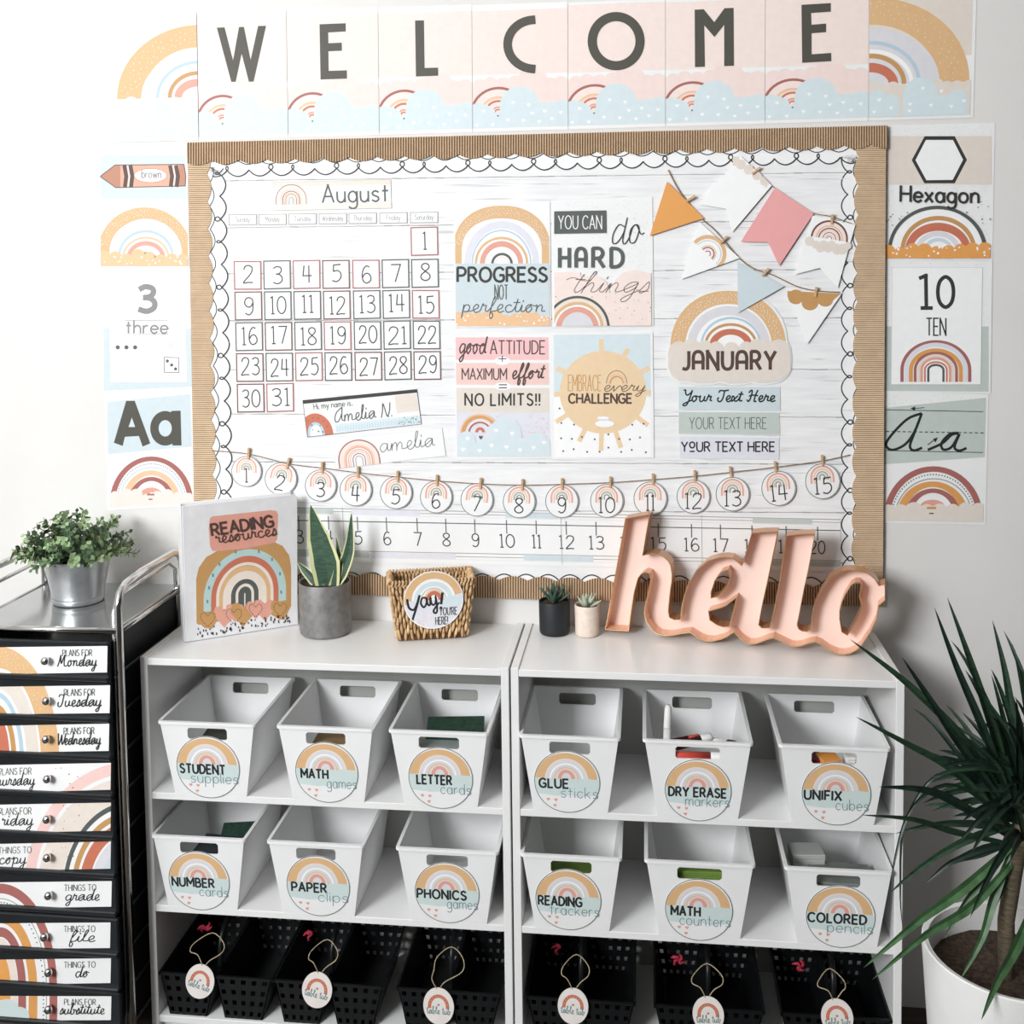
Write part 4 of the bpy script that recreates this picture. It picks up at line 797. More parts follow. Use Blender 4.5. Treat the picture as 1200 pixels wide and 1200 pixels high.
# ================================================================== white bins
M_BIN = mat('white_plastic', 'F6F6F6', .35, var=.006, scale=15)
BH = .160; BD = .262; WT = .196; WB = .150
def bin_body(W_top=WT, W_bot=WB, H=BH, Dp=BD, m=M_BIN):
    """open tapered bin; origin at the front bottom edge centre, body runs to +y. local coordinates"""
    b = MB(); tk = .003
    lean_f = .012; lean_b = .012
    def ring(z, off=0):
        k = z/H; w = (W_bot+(W_top-W_bot)*k)/2-off; y0 = -lean_f*k+off; y1 = Dp+lean_b*k-.024+off*-1
        return w, y0, y1
    zs = [0, H*.762, H*.918, H]; hx = .041
    # front & back walls with the grip hole
    def wall(front):
        out = []; 
        for off in (0, tk):
            g = []
            for z in zs:
                w, y0, y1 = ring(z, off); y = y0 if front else y1
                g.append([Vector((x, y, z)) for x in (-w, -hx, hx, w)])
            out.append(g)
        c = .004
        for gi, g in enumerate(out):
            vs = [v for row in g for v in row]; fs = []
            for r in range(3):
                for q in range(3):
                    if r == 1 and q == 1: continue
                    a = r*4+q; fs.append((a, a+1, a+5, a+4))
            b.add(vs, fs, m)
        # hole boundary octagons
        oc = []
        for g in out:
            A, B_, C_, D_ = g[1][1], g[1][2], g[2][2], g[2][1]
            o = []
            for (p, pr, nx_) in ((A, D_, B_), (B_, A, C_), (C_, B_, D_), (D_, C_, A)):
                o += [p+(pr-p).normalized()*c, p+(nx_-p).normalized()*c]
                b.add([p, p+(pr-p).normalized()*c, p+(nx_-p).normalized()*c], [(0, 1, 2)], m)
            oc.append(o)
        b.add(oc[0]+oc[1], [(i, (i+1) % 8, 8+(i+1) % 8, 8+i) for i in range(8)], m)
    wall(True); wall(False)
    for sx in (-1, 1):
        for off in (0, tk):
            w0, a0, c0 = ring(0, off); w1, a1, c1 = ring(H, off)
            b.add([(sx*w0, a0, 0), (sx*w0, c0, 0), (sx*w1, c1, H), (sx*w1, a1, H)], [(0, 1, 2, 3)], m)
    w, y0, y1 = ring(0, 0); b.add([(-w, y0, 0), (w, y0, 0), (w, y1, 0), (-w, y1, 0)], [(0, 1, 2, 3)], m)
    w, y0, y1 = ring(.003, tk); b.add([(-w, y0, .003), (w, y0, .003), (w, y1, .003), (-w, y1, .003)], [(0, 1, 2, 3)], m)
    return b, ring
def bin_rim(ring, H=BH, m=M_BIN, lip=.004, h=.006):
    b = MB(); w, y0, y1 = ring(H, 0); wi, yi0, yi1 = ring(H, .003)
    def rr(w, a, c, r, n=4):
        out = []
        for (cx, cy, s0) in ((w-r, a+r, -90), (w-r, c-r, 0), (-w+r, c-r, 90), (-w+r, a+r, 180)):
            for k in range(n+1):
                an = math.radians(s0+90*k/n); out.append((cx+r*math.cos(an), cy+r*math.sin(an)))
        return out
    o1 = rr(w+lip, y0-lip, y1+lip, .008); i1 = rr(wi, yi0, yi1, .003); n = len(o1)
    rows = [[Vector((x, y, H-h)) for x, y in o1], [Vector((x, y, H-.001)) for x, y in o1], [Vector((x*.995, y, H)) for x, y in o1], [Vector((x, y, H)) for x, y in i1], [Vector((x, y, H-h)) for x, y in i1]]
    vs = [v for r in rows for v in r]; fs = []
    for r in range(5):
        a = r*n; c = ((r+1) % 5)*n
        for k in range(n): fs.append((a+k, a+(k+1) % n, c+(k+1) % n, c+k))
    b.add(vs, fs, m); return b
proto_body = None
def bin_label(P, t1, t2, x1=None, x2=None):
    """disc print in unit coordinates, y down"""
    P.stroke([(.985*math.cos(a*.1309), .985*math.sin(a*.1309)) for a in range(48)], .022, 'slate', closed=True)
    P.arch(-.02, -.05, .94, .88, .30, 'tan', ty=.19); P.dome(-.02, -.05, .66, .70, 'cream'); P.dome(-.02, -.05, .62, .66, 'graylilac')
    P.arch(-.02, -.05, .52, .55, .05, 'white'); P.arch(-.02, -.05, .44, .46, .04, 'bluegray'); P.arch(-.02, -.08, .38, .40, .05, 'peach'); P.arch(-.02, -.10, .26, .29, .11, 'salmon', ty=.10)
    sx = lambda y: math.sqrt(max(0, .95-y*y))
    rows = [-.1, 0, .1, .2, .3, .4]; P.poly([(-sx(y), y) for y in rows]+[(-.3, .46), (.1, .42), (.4, .47)]+[(sx(y), y) for y in reversed(rows)]+[(.55, -.13), (.3, -.08), (0, -.13), (-.4, -.08), (-.7, -.12)], 'seafoam')
    X1, W1 = {'STUDENT': (-.88, 1.4), 'MATH': (-.81, .84), 'LETTER': (-.73, 1.06), 'NUMBER': (-.88, 1.36), 'PAPER': (-.83, 1.08), 'PHONICS': (-.92, 1.5), 'GLUE': (-.84, .87), 'DRY ERASE': (-.87, 1.7), 'UNIFIX': (-.91, 1.05), 'READING': (-.90, 1.3), 'COLORED': (-.93, 1.66)}[t1]
    text(P, t1, X1, X1+W1, .20, .28, .062, 'black', track=1.25)
    W2 = min(1.5, len(t2)*.185); text(P, t2, .92-W2, .92, .50, .34, .022, 'teal', 'print')
    for x, y in ((-.58, .58), (-.35, .59), (-.38, .77)): P.heart(x, y, .055, 'salmon')
NAMES = [('STUDENT', 'supplies'), ('MATH', 'games'), ('LETTER', 'cards'), ('NUMBER', 'cards'), ('PAPER', 'clips'), ('PHONICS', 'games'), ('GLUE', 'sticks'), ('DRY ERASE', 'markers'), ('UNIFIX', 'cubes'), ('READING', 'trackers'), ('MATH', 'counters'), ('COLORED', 'pencils')]
# picture measurements: bottom-left, bottom-right, rim-left, rim-right, label centre, label half width, shelf
BINS = [((203, 932), (292, 933), (184, 835), (299, 840), (244, 899), 37.2, ZS2), ((341, 936), (432, 940), (322, 843), (437, 849), (383, 905), 37, ZS2), ((473, 942), (564, 946), (453, 848), (571, 852), (516.4, 911.6), 38, ZS2),
 ((193, 1064), (282, 1068), (177, 971), (288, 977), (233.5, 1032), 35.8, ZS3), ((330, 1070), (419, 1074), (311, 976), (426, 982), (373, 1038), 37.2, ZS3), ((482, 1076), (575, 1080), (461, 983), (582, 989), (524, 1046), 38, ZS3),
 ((618, 948), (712.5, 952), (603, 847), (728, 854), (664.6, 916), 38.8, ZS2), ((768, 957.5), (867, 961), (753, 857.5), (883, 864), (818, 926), 39.4, ZS2), ((927, 964), (1030, 969), (910, 864), (1042, 870), (980, 930), 41, ZS2),
 ((620, 1087), (713, 1090), (603, 987), (728, 995), (666, 1054), 38.8, ZS3), ((772, 1097), (869.6, 1102), (754, 1001), (884.6, 1007.5), (819, 1066), 40, ZS3), ((933, 1105), (1036, 1109.6), (913, 1004.6), (1047.5, 1012), (985, 1074), 41, ZS3)]
YF = -.2868
bb, ring0 = bin_body()
BINT = []
for i, (bl, br, rl, rr_, lc, lr, zs) in enumerate(BINS):
    A = hit(bl[0], bl[1], 1, YF); B_ = hit(br[0], br[1], 1, YF); A2 = hit(rl[0], rl[1], 1, YF-.014); B2 = hit(rr_[0], rr_[1], 1, YF-.014)
    cx = (A.x+B_.x+A2.x+B2.x)/4; row = ('top' if zs == ZS2 else 'lower'); side = 'left' if i < 6 else 'right'
    t1, t2 = NAMES[i]
    sc = ((B2-A2).length/(WT+.008)); sc *= .955 if i in (6, 9, 11) else 1; hwid = (WT/2+.0045)*sc; lim = (-1.0346, -.2905) if i < 6 else (-.2545, .4772)
    cx = min(max(cx, lim[0]+hwid), lim[1]-hwid)
    t = thing('storage_bin', 'white plastic bin with a round label reading %s %s' % (t1, t2), 'bin', (cx, YF, zs), 'white labelled bins')
    loc = Vector((cx, YF, zs+.0005)); X = lambda v: Vector((v.x*sc, v.y, v.z))+loc
    b = MB(); b.V = [X(v) for v in bb.V]; b.F = bb.F; b.M = bb.M; b.S = bb.S; b.mats = bb.mats; b.obj('body', t)
    r = bin_rim(ring0); r.V = [X(v) for v in r.V]; r.obj('rim', t)
    # label disc on the sloping front wall
    N = Vector((0, -BH, -.012)).normalized(); V = Vector((0, -.012, BH)).normalized(); U = Vector((1, 0, 0))
    P0 = Vector((cx, YF, zs)); cpt = hitplane(lc[0], lc[1], P0, N); e = hitplane(lc[0]+lr, lc[1], P0, N); R = (e-cpt).length
    fm = FM(cpt, U*R, V*R, N); P = Print(fm, .0008)
    dsc = P.sheet('round_label', [(math.cos(a*math.pi/24), math.sin(a*math.pi/24)) for a in range(48)], M_PAPER, t=.0006, off=.0009, parent=t, label='round paper label reading '+t1+' '+t2)
    P.off = .0010; bin_label(P, t1, t2); P.obj('label_print', dsc, recalc=False); BINT.append((cx, zs, sc))
# things lying in the bins
def inbin(i, x, y, z): cx, zs, sc = BINT[i]; return Vector((cx+x*sc, YF+y, zs+.004+z))
def rodthing(name, label, cat, a, b_, r, m, capm=None, group=None):
    a, b_ = Vector(a), Vector(b_); d = b_-a; t = thing(name, label, cat, (a+b_)/2, group)
    q = MB(); q.tube([a, a+d*.02, a+d*.70, a+d*.70], r, m, 12, taper=[.85, 1, 1, .9]); q.obj('barrel', t)
    q = MB(); q.tube([a+d*.70, a+d*.71, a+d*.95, a+d], r*1.06, capm or m, 12, taper=[.95, 1, .92, .6]); q.obj('cap', t); return t
M_RED = mat('marker_red', 'D8564A', .4); M_MAR = mat('marker_maroon', '6A2A38', .4); M_WH = mat('marker_white', 'EDEDEA', .4); M_PUR = mat('marker_plum', '4A2A3F', .4)
M_GR = mat('green_foam', '6E8A3C', .7, var=.1); M_DG = mat('dark_green_card', '2F4A3C', .6, var=.2, scale=90)
rodthing('marker', 'white dry erase marker standing up in the DRY ERASE markers bin', 'marker', inbin(7, -.060, .012, .060), inbin(7, -.053, .035, .208), .0075, M_WH)
for k, (x0, y0, z0, x1, y1, z1, m, c, lb) in enumerate(((-.052, .004, .118, .058, .004, .120, M_RED, M_WH, 'red marker lying behind the grip hole of the DRY ERASE bin'), (-.052, .004, .101, .05, .006, .103, M_PUR, M_WH, 'plum marker lying under the red one in the DRY ERASE bin'), (-.04, .03, .125, .03, .05, .140, M_MAR, M_WH, 'maroon marker sloping across the DRY ERASE bin'),
        (.02, .06, .126, .075, .025, .135, M_WH, M_PUR, 'white marker with plum cap at the right of the DRY ERASE bin'), (-.07, .05, .118, .01, .07, .128, M_MAR, M_RED, 'maroon marker lying at the back of the DRY ERASE bin'))):
    rodthing('marker', lb, 'marker', inbin(7, x0, y0, z0), inbin(7, x1, y1, z1), .0085, m, c, 'markers in the dry erase bin')
def boxthing(name, label, cat, c, sx, sy, sz, m, rz=0, rx=0, rim=None):
    R = Matrix.Rotation(rz, 4, 'Z') @ Matrix.Rotation(rx, 4, 'X'); t = thing(name, label, cat, c); q = MB(); X = lambda p: (R @ p)+Vector(c)
    q.rbox(-sx/2, sx/2, -sy/2, sy/2, -sz/2, sz/2*.35, m, .0015, X); q.obj('box_base', t)
    q = MB(); q.rbox(-sx/2-.0008, sx/2+.0008, -sy/2-.0008, sy/2+.0008, sz/2*.35, sz/2, rim or m, .0015, X); q.obj('box_lid', t); return t
boxthing('card_box', 'dark green patterned card pack lying in the LETTER cards bin', 'box', inbin(2, .014, .105, .105), .12, .09, .022, M_DG, .12, .15)
boxthing('card_box', 'grey card pack seen low in the LETTER cards bin grip hole', 'box', inbin(2, 0, .03, .102), .1, .04, .02, mat('pack_grey', '8E9894', .6, var=.1))
boxthing('card_box', 'dark card pack lying in the NUMBER cards bin', 'box', inbin(3, .02, .05, .09), .10, .08, .03, mat('pack_black', '30373A', .6), -.1, .1)
boxthing('card_box', 'green card pack at the back of the NUMBER cards bin', 'box', inbin(3, .035, .12, .085), .07, .06, .04, M_DG, .2, .2)
boxthing('game_box', 'brown small box inside the MATH games bin', 'box', inbin(1, .015, .06, .098), .11, .08, .02, mat('pack_brown', '8A7250', .6, var=.1), .05)
boxthing('supply_box', 'dark flat case inside the STUDENT supplies bin', 'box', inbin(0, .015, .06, .094), .10, .08, .02, mat('pack_dark', '4C4E48', .6, var=.1), .1)
boxthing('cube_block', 'orange block of cubes behind the UNIFIX bin grip hole', 'block', inbin(8, -.006, .02, .112), .038, .03, .022, mat('cube_orange', 'E39A4A', .5), .4, .2)
boxthing('cube_block', 'maroon block of cubes left in the UNIFIX bin', 'block', inbin(8, -.04, .03, .105), .045, .04, .03, M_MAR, .1)
boxthing('cube_block', 'white block of cubes right in the UNIFIX bin', 'block', inbin(8, .034, .03, .112), .018, .03, .022, M_WH, .1)
boxthing('tracker_pack', 'green strip pack filling the READING trackers bin', 'pack', inbin(9, 0, .085, .046), .128, .12, .050, M_GR, 0, 0)
boxthing('counter_box', 'green counter box behind the MATH counters grip hole', 'box', inbin(10, .0, .03, .108), .11, .035, .03, M_GR, .05)
boxthing('pencil_box', 'pale grey box at the left in the COLORED pencils bin', 'box', inbin(11, -.045, .10, .118), .065, .05, .035, mat('pack_pale', 'B8BCB8', .5), .1)
boxthing('pencil_box', 'flat grey box behind the COLORED pencils grip hole', 'box', inbin(11, .012, .05, .098), .12, .08, .035, mat('pack_mid', '7E837F', .5, var=.1), -.05)
# ================================================================== black caddies on the bottom shelf
M_BLK = mat('black_plastic', '131517', .35, var=.05, scale=40)
CAD = [((182, 1137), (318, 1141), (234.4, 1150), 18, 15, (228, 262, 1097), (240, 1086)), ((319, 1141), (449, 1150), (371.6, 1160), 19, 10, (366, 395, 1105), (365, 1096)), ((464, 1152.5), (588, 1157), (514, 1179), 19.5, 0, (512, 542, 1114), None),
       ((616, 1161), (745, 1169), (671.5, 1179), 19.5, 3, (661, 689, 1123), (655, 1112)), ((766, 1170.6), (897, 1180), (830, 1189), 20, -4, (813, 845, 1134), (795, 1125)), ((915, 1182), (1047, 1185), (981, 1192), 20.5, -8, (960, 988, 1140), (938, 1132))]
def ribbonbow(c, s, m):
    b = MB(); rd = random.Random(int(c.x*1000))
    for k in range(5):
        a = rd.uniform(0, 6.28); p = [c+Vector((math.cos(a+j*.35)*s*j*.28, rd.uniform(-.003, .003), math.sin(a+j*.4)*s*j*.2)) for j in range(5)]
        b.tube(p, .0028, m, 6, taper=[.5, 1, 1.2, 1, .5])
    return b
for i, (L, R, tc, tr, lean, (la, lb, ly), red) in enumerate(CAD):
    yf = -.280; zr = ZS4+.098
    A = hit(L[0], L[1], 1, yf-.006); B_ = hit(R[0], R[1], 1, yf-.006); x0, x1 = max(A.x+.003, -1.031 if i < 3 else -.251), min(B_.x-.003, -.294 if i < 3 else .474); zr = ZS4+.092
    if i == 5: x1 = .493-SP-.003
    t = thing('table_caddy', ['black perforated caddy on the bottom shelf beside the rolling cart', 'second black perforated caddy from the left on the bottom shelf', 'black perforated caddy at the right end of the left bookcase', 'black perforated caddy at the left end of the right bookcase', 'middle black perforated caddy of the right bookcase', 'black perforated caddy beside the floor plant'][i], 'caddy', ((x0+x1)/2, yf, ZS4), 'black caddies on the bottom shelf')
    w = (x1-x0); cxm = (x0+x1)/2; dp = .235
    for sgn, (a0, a1) in enumerate(((x0, cxm), (cxm, x1))):
        in_ = .012 if sgn == 0 else .0; ba0 = a0+.018; ba1 = a1-.022
        b = MB(); hgt = zr-ZS4-.001; z0 = ZS4+.001
        nx_, nz_ = 5, 4
        def gp(u, v, y, s=0): # u across, v up
            xa = ba0+(a0-ba0)*v; xb = ba1+(a1-ba1)*v; return Vector((xa+(xb-xa)*u, y, z0+hgt*v))
        for (yy, th) in ((yf, .0025), (yf+dp, -.0025)):
            for q in range(nx_+1):        # perforated wall: bars around square holes
                u = q/nx_; b.add([gp(max(0, u-.055), 0, yy), gp(min(1, u+.055), 0, yy), gp(min(1, u+.055), 1, yy), gp(max(0, u-.055), 1, yy), gp(max(0, u-.055), 0, yy+th), gp(min(1, u+.055), 0, yy+th), gp(min(1, u+.055), 1, yy+th), gp(max(0, u-.055), 1, yy+th)],
                    [(0, 1, 2, 3), (7, 6, 5, 4), (0, 4, 5, 1), (3, 2, 6, 7), (0, 3, 7, 4), (1, 5, 6, 2)], M_BLK)
            for q in range(nz_+1):
                v = q/nz_; va, vb = max(0, v-.07), min(1, v+.07)
                b.add([gp(0, va, yy+th*.1), gp(1, va, yy+th*.1), gp(1, vb, yy+th*.1), gp(0, vb, yy+th*.1), gp(0, va, yy+th*.9), gp(1, va, yy+th*.9), gp(1, vb, yy+th*.9), gp(0, vb, yy+th*.9)],
                    [(0, 1, 2, 3), (7, 6, 5, 4), (0, 4, 5, 1), (3, 2, 6, 7), (0, 3, 7, 4), (1, 5, 6, 2)], M_BLK)
        for (u) in (0, 1):
            s1 = .002 if u == 0 else -.002
            v = [gp(u, 0, yf), gp(u, 0, yf+dp), gp(u, 1, yf+dp), gp(u, 1, yf)]; v2 = [p+Vector((s1, 0, 0)) for p in v]
            b.add(v+v2, [(0, 1, 2, 3), (7, 6, 5, 4), (0, 4, 5, 1), (3, 2, 6, 7), (0, 3, 7, 4), (1, 5, 6, 2)], M_BLK)
        b.box(ba0, ba1, yf, yf+dp, z0, z0+.002, M_BLK); b.obj('basket', t)
    b = MB(); h2 = .003
    for (xa, xb, ya, yb_) in ((x0-.001, x1+.001, yf-.004, yf+.001), (x0-.001, x1+.001, yf+dp-.001, yf+dp+.004), (x0-.003, x0+.001, yf-.004, yf+dp+.004), (x1-.001, x1+.003, yf-.004, yf+dp+.004), (cxm-.004, cxm+.004, yf, yf+dp)):
        b.box(xa, xb, ya, yb_, zr-.004, zr+.002, M_BLK)
    b.obj('rim', t)
    b = MB(); b.tube(cr([(-.09, 0), (-.085, .05), (-.06, .075), (0, .08), (.06, .075), (.085, .05), (.09, 0)], n=4) and [Vector((cxm, yf+dp/2+p[0], zr+p[1])) for p in cr([(-.09, 0), (-.085, .05), (-.06, .075), (0, .08), (.06, .075), (.085, .05), (.09, 0)], n=4)], .006, M_BLK, 8); b.obj('handle', t)
    # round tag on a twine loop hanging over the front rim
    yt = yf-.010; c = hit(tc[0], tc[1], 1, yt); Rr = (hit(tc[0]+tr, tc[1], 1, yt)-c).length
    tg = thing('hang_tag', 'round rust rainbow tag on the %s' % ['caddy beside the rolling cart', 'second caddy from the left', 'caddy at the right end of the left bookcase', 'caddy at the left end of the right bookcase', 'middle caddy of the right bookcase', 'caddy beside the floor plant'][i], 'tag', c, 'round tags on the black caddies')
    a = math.radians(lean); U = Vector((math.cos(a), 0, -math.sin(a))); V = Vector((math.sin(a), 0, math.cos(a))); N = Vector((0, -1, 0))
    fm = FM(c, U*Rr, V*Rr, N); P = Print(fm, .0006); dsc = P.sheet('tag_disc', [(math.cos(q*math.pi/20)*.92, math.sin(q*math.pi/20)*1.14) for q in range(40)], mat('tag_edge_paper', 'F4EDE8', .5), t=.0012, parent=tg, off=.0006)
    P.off = .0007
    for kk, (rr2, w2, cc) in enumerate(((.62, .2, 'rust'),)): P.arch(0, .02, .64, .74, .2, 'rust', leg=.12, ty=.2)
    for q in range(9): an = math.radians(15+q*19); P.disc(-.54*math.cos(an), .02-.63*math.sin(an), .035, 'salmon', n=6)
    P.heart(0, -.08, .08, 'mauve'); text(P, 'table tub', -.72, .72, .48, .46, .045, 'teal', 'cursive'); P.obj('tag_print', dsc, recalc=False)
    tp = c+V*(Rr*1.05); zt_ = hit(la, ly, 1, yf+.03).z
    pl = hit(la, ly+8, 1, yf+.01); pr = hit(lb, ly+8, 1, yf+.01); mid = (pl+pr)/2
    loop = [tp+U*(-.003), tp+U*(-.013)+Vector((0, 0, .02)), Vector((pl.x-.004, yf-.004, (pl.z+tp.z)/2+.008)), pl, mid+Vector((0, .02, .010)), pr, Vector((pr.x+.002, yf-.004, (pr.z+tp.z)/2+.008)), tp+U*(.014)+Vector((0, 0, .016)), tp+U*(.003)]
    lp = []
    for q in range(len(loop)-1):
        p0, p1, p2, p3 = loop[max(0, q-1)], loop[q], loop[q+1], loop[min(len(loop)-1, q+2)]
        for j in range(4):
            s_ = j/4.; lp.append(.5*(2*p1+(p2-p0)*s_+(2*p0-5*p1+4*p2-p3)*s_*s_+(3*p1-p0-3*p2+p3)*s_**3))
    b = MB(); b.tube(lp, .0011, mat('pale_twine', 'B9A88A', .9, var=.2, scale=200), 6); b.obj('twine_loop', tg)
    if red:
        rc = hit(red[0], red[1], 1, yf+.12); rc.z = max(rc.z, zr-.02)
        b = ribbonbow(rc, .016, mat('red_yarn', 'B8324A', .7, var=.15, scale=80)); setp(b.obj('red_clip'), 'small red clip seen inside the %s' % ['caddy beside the rolling cart', 'second caddy from the left', '', 'caddy at the left end of the right bookcase', 'middle caddy of the right bookcase', 'caddy beside the floor plant'][i], 'clip', 'red clips in the caddies')
# ================================================================== copper word sign "hello"
OUT = [(732.7, 608.3), (747, 605.5), (761.5, 603.5), (757.5, 627), (753.3, 651.5), (764.5, 648.8), (772, 649.5), (778, 653), (783.5, 658), (786.3, 663.5), (788, 674), (787.5, 683), (786, 692), (784.5, 705), (783.3, 717.5), (784.8, 724.3), (790, 726.8), (797.5, 726.5), (798, 715), (800, 704), (805, 687.5), (815.5, 669.5), (829, 658), (842.5, 653.8), (852, 653.5), (859, 654.5), (865, 659.3), (869.5, 663.5),
 (880.6, 625.3), (896, 624), (911.5, 623.8), (907.5, 645), (902.7, 668), (898.5, 688), (894, 707.7), (891.4, 721), (889.3, 733), (893, 736.4), (902, 736.2), (906, 718.7), (913, 682.3), (917, 655), (921, 628.5), (938, 626.5), (955, 626), (951.5, 648), (947, 671.3), (942, 694), (937.6, 717), (934.4, 732.6), (936, 737.5), (940, 740), (946, 740.4), (949.8, 737.7), (951, 723.5), (953.4, 710.8), (961.3, 693.4), (972.4, 677.6), (986.7, 669.7), (995, 668.6), (1002.5, 668.9), (1010, 669.8), (1016.7, 672), (1025.5, 679.2), (1030.2, 687), (1037.3, 684.7), (1037.6, 704.5), (1030.2, 710.8),
 (1027.8, 726.7), (1020, 742.5), (1008.8, 758.3), (1003, 763.5), (996, 767), (989, 768.3), (982, 767.8), (970.8, 763), (961.3, 756), (955, 753.6), (947, 755.3), (939, 758.3), (932, 759), (926.5, 758.3), (915.4, 752.8), (906, 748.4), (899, 750.5), (891.7, 753.6), (885, 755.8), (877.4, 756), (868, 750.4), (860, 741.7), (853, 746.5), (847, 749.7), (835, 752.7), (827, 752.2), (820, 749.7), (808, 742.2), (797.5, 743.7), (789, 745.6), (781, 746), (773, 744.8), (766, 741.5), (757, 729.5), (754.7, 719), (756, 709), (758.5, 699.5), (760.5, 689), (762.2, 680), (760.7, 673.2), (755.5, 671.7), (751, 674.5), (748, 678.5), (743.5, 695), (739.7, 717.5), (736.7, 740.7), (723, 739.8), (709, 738.5), (713, 718), (716.5, 698), (724.7, 653)]
HOL = [[(853, 668.7), (855.2, 677), (851.5, 689), (841, 699.5), (833.5, 701.3), (833.5, 695), (838, 681.5), (845.5, 671.7)],
 [(862.7, 701.7), (860.5, 711), (858.2, 720.5), (854.5, 734.7), (848, 735.2), (841, 733.2), (832, 727.2), (830.5, 717.5), (844, 713.7), (851, 711), (856, 707)],
 [(1007, 684), (1009.6, 687), (1008, 694), (1006.5, 701.3), (1009.6, 710.8), (1007.5, 719), (1004, 726.7), (998.5, 736.5), (993, 744.9), (986.7, 741), (984.3, 726.7), (984.3, 717.2), (987, 707), (990.6, 698.2), (997.7, 687), (1002.5, 684)]]
PL = Vector((-.066, -.060, ZT)); PR = hit(986, 768.6, 2, ZT); SU = (PR-PL).normalized(); SN = Vector((SU.y, -SU.x, 0)).normalized()   # facing the room
if SN.y > 0: SN = -SN
SDP = .040
SDEF = max(0, ZT-hitplane(722, 739.6, PL, SN).z)
def sgn_pt(x, y, d):
    p = hitplane(x, y, PL, SN); k = (p-PL).dot(SU)/(PR-PL).length; p.z += .0014+SDEF*max(0, 1-k); return p-SN*d
M_COP = mat('blush_metal_face', 'FAE0D5', .4, var=.01, scale=12); M_COPI = mat('blush_metal_inner_side', 'EFC0A2', .4, var=.01, scale=12); M_COPS = mat('copper_metal_side', 'D9A078', .3, .35, var=.05, scale=12); M_GOLD = mat('brass_edge', 'D8B07C', .3, .6, var=.03)
sg = thing('word_sign', 'blush copper marquee tray sign spelling hello in joined script', 'sign', (PL+PR)/2)
b = MB(); allp = OUT+[p for h in HOL for p in h]
for t3 in tessellate_polygon([[Vector((x, y, 0)) for x, y in OUT]]+[[Vector((x, y, 0)) for x, y in h] for h in HOL]):
    b.add([sgn_pt(*allp[k], SDP-.002) for k in t3], [(0, 1, 2)], M_COP)
    b.add([sgn_pt(*allp[k], SDP) for k in t3], [(0, 1, 2)], M_COPS)
b.obj('back_plate', sg, recalc=False, label='smooth blush inner face')
def offs(loop, d, sign):
    n = len(loop); out = []
    for i in range(n):
        a, p, c = loop[i-1], loop[i], loop[(i+1) % n]
        n1 = Vector((p[1]-a[1], -(p[0]-a[0]))); n2 = Vector((c[1]-p[1], -(c[0]-p[0]))); n1.normalize(); n2.normalize(); m_ = n1+n2
        m_ = m_.normalized() if m_.length > .1 else n2
        out.append((p[0]+m_.x*d*sign, p[1]+m_.y*d*sign))
    return out
def sarea(l): return sum(l[i-1][0]*l[i][1]-l[i][0]*l[i-1][1] for i in range(len(l)))
b = MB(); e = MB()
for li, loop in enumerate([OUT]+HOL):
    n = len(loop); s_ = 1 if sarea(loop) < 0 else -1
    if li: s_ = -s_
    inn = offs(loop, .9, s_)
    v = [sgn_pt(x, y, 0) for x, y in loop]+[sgn_pt(x, y, SDP) for x, y in loop]+[sgn_pt(x, y, 0) for x, y in inn]+[sgn_pt(x, y, SDP-.002) for x, y in inn]
    b.add(v, [(i, (i+1) % n, n+(i+1) % n, n+i) for i in range(n)], M_COPS, False)
    b.add(v, [(2*n+i, 2*n+(i+1) % n, 3*n+(i+1) % n, 3*n+i) for i in range(n)], M_COPI, False)
    v2 = [sgn_pt(x, y, -.0006) for x, y in loop]+[sgn_pt(x, y, -.0006) for x, y in inn]+[sgn_pt(x, y, .0015) for x, y in loop]+[sgn_pt(x, y, .0015) for x, y in inn]
    e.add(v2, [(i, (i+1) % n, n+(i+1) % n, n+i) for i in range(n)]+[(i, (i+1) % n, 2*n+(i+1) % n, 2*n+i) for i in range(n)]+[(n+i, n+(i+1) % n, 3*n+(i+1) % n, 3*n+i) for i in range(n)], M_GOLD)
b.obj('side_band', sg, recalc=False); e.obj('rim_edge', sg, recalc=False, label='thin brassy rim')
# ================================================================== binder
BL = Vector((-.993, -.187, ZT+.001)); BR = Vector((-.785, -.048, ZT+.001)); U = (BR-BL); BWd = U.length; U.normalize(); N = Vector((U.y, -U.x, 0)); N = N if N.y < 0 else -N; Zv = Vector((0, 0, 1))
BHt = (hitplane(218.6, 592.4, BL, N).z-BL.z)
M_BND = mat('binder_vinyl', 'EDEDEF', .3, var=.01)
bn = thing('binder', 'white ring binder standing open-side right with a rainbow cover reading READING resources', 'binder', BL)
BX_ = lambda u, d, z: BL+U*u+N*(-d)+Zv*z
def bbx(b, u0, u1, d0, d1, z0, z1, m): b.rbox(u0, u1, d0, d1, z0, z1, m, .0012, lambda p: BX_(p.x, p.y, p.z))
b = MB(); bbx(b, 0, BWd, 0, .003, 0, BHt, M_BND); b.obj('front_cover', bn)
b = MB(); bbx(b, 0.004, BWd, .034, .037, 0, BHt, M_BND); b.obj('back_cover', bn)
b = MB(); bbx(b, -.003, 0, 0.001, .036, 0, BHt, M_BND); b.obj('spine', bn)
b = MB(); bbx(b, .012, BWd-.012, .006, .030, .004, BHt-.006, mat('paper_stack', 'F2F0EA', .8)); b.obj('paper_stack', bn)
P = Print(lambda x, y, off: hitplane(x, y, BL+N*off, N), .0003); P.zoom(205, 560, 5.714)
ps = P.sheet('cover_sheet', [(92, 190), (818, 122), (820, 975), (90, 1088)], mat('cover_paper', 'F1F0F2', .4), t=.0003, parent=bn); P.off = .0005
P.clip = [(92, 190), (818, 122), (820, 975), (90, 1088)]
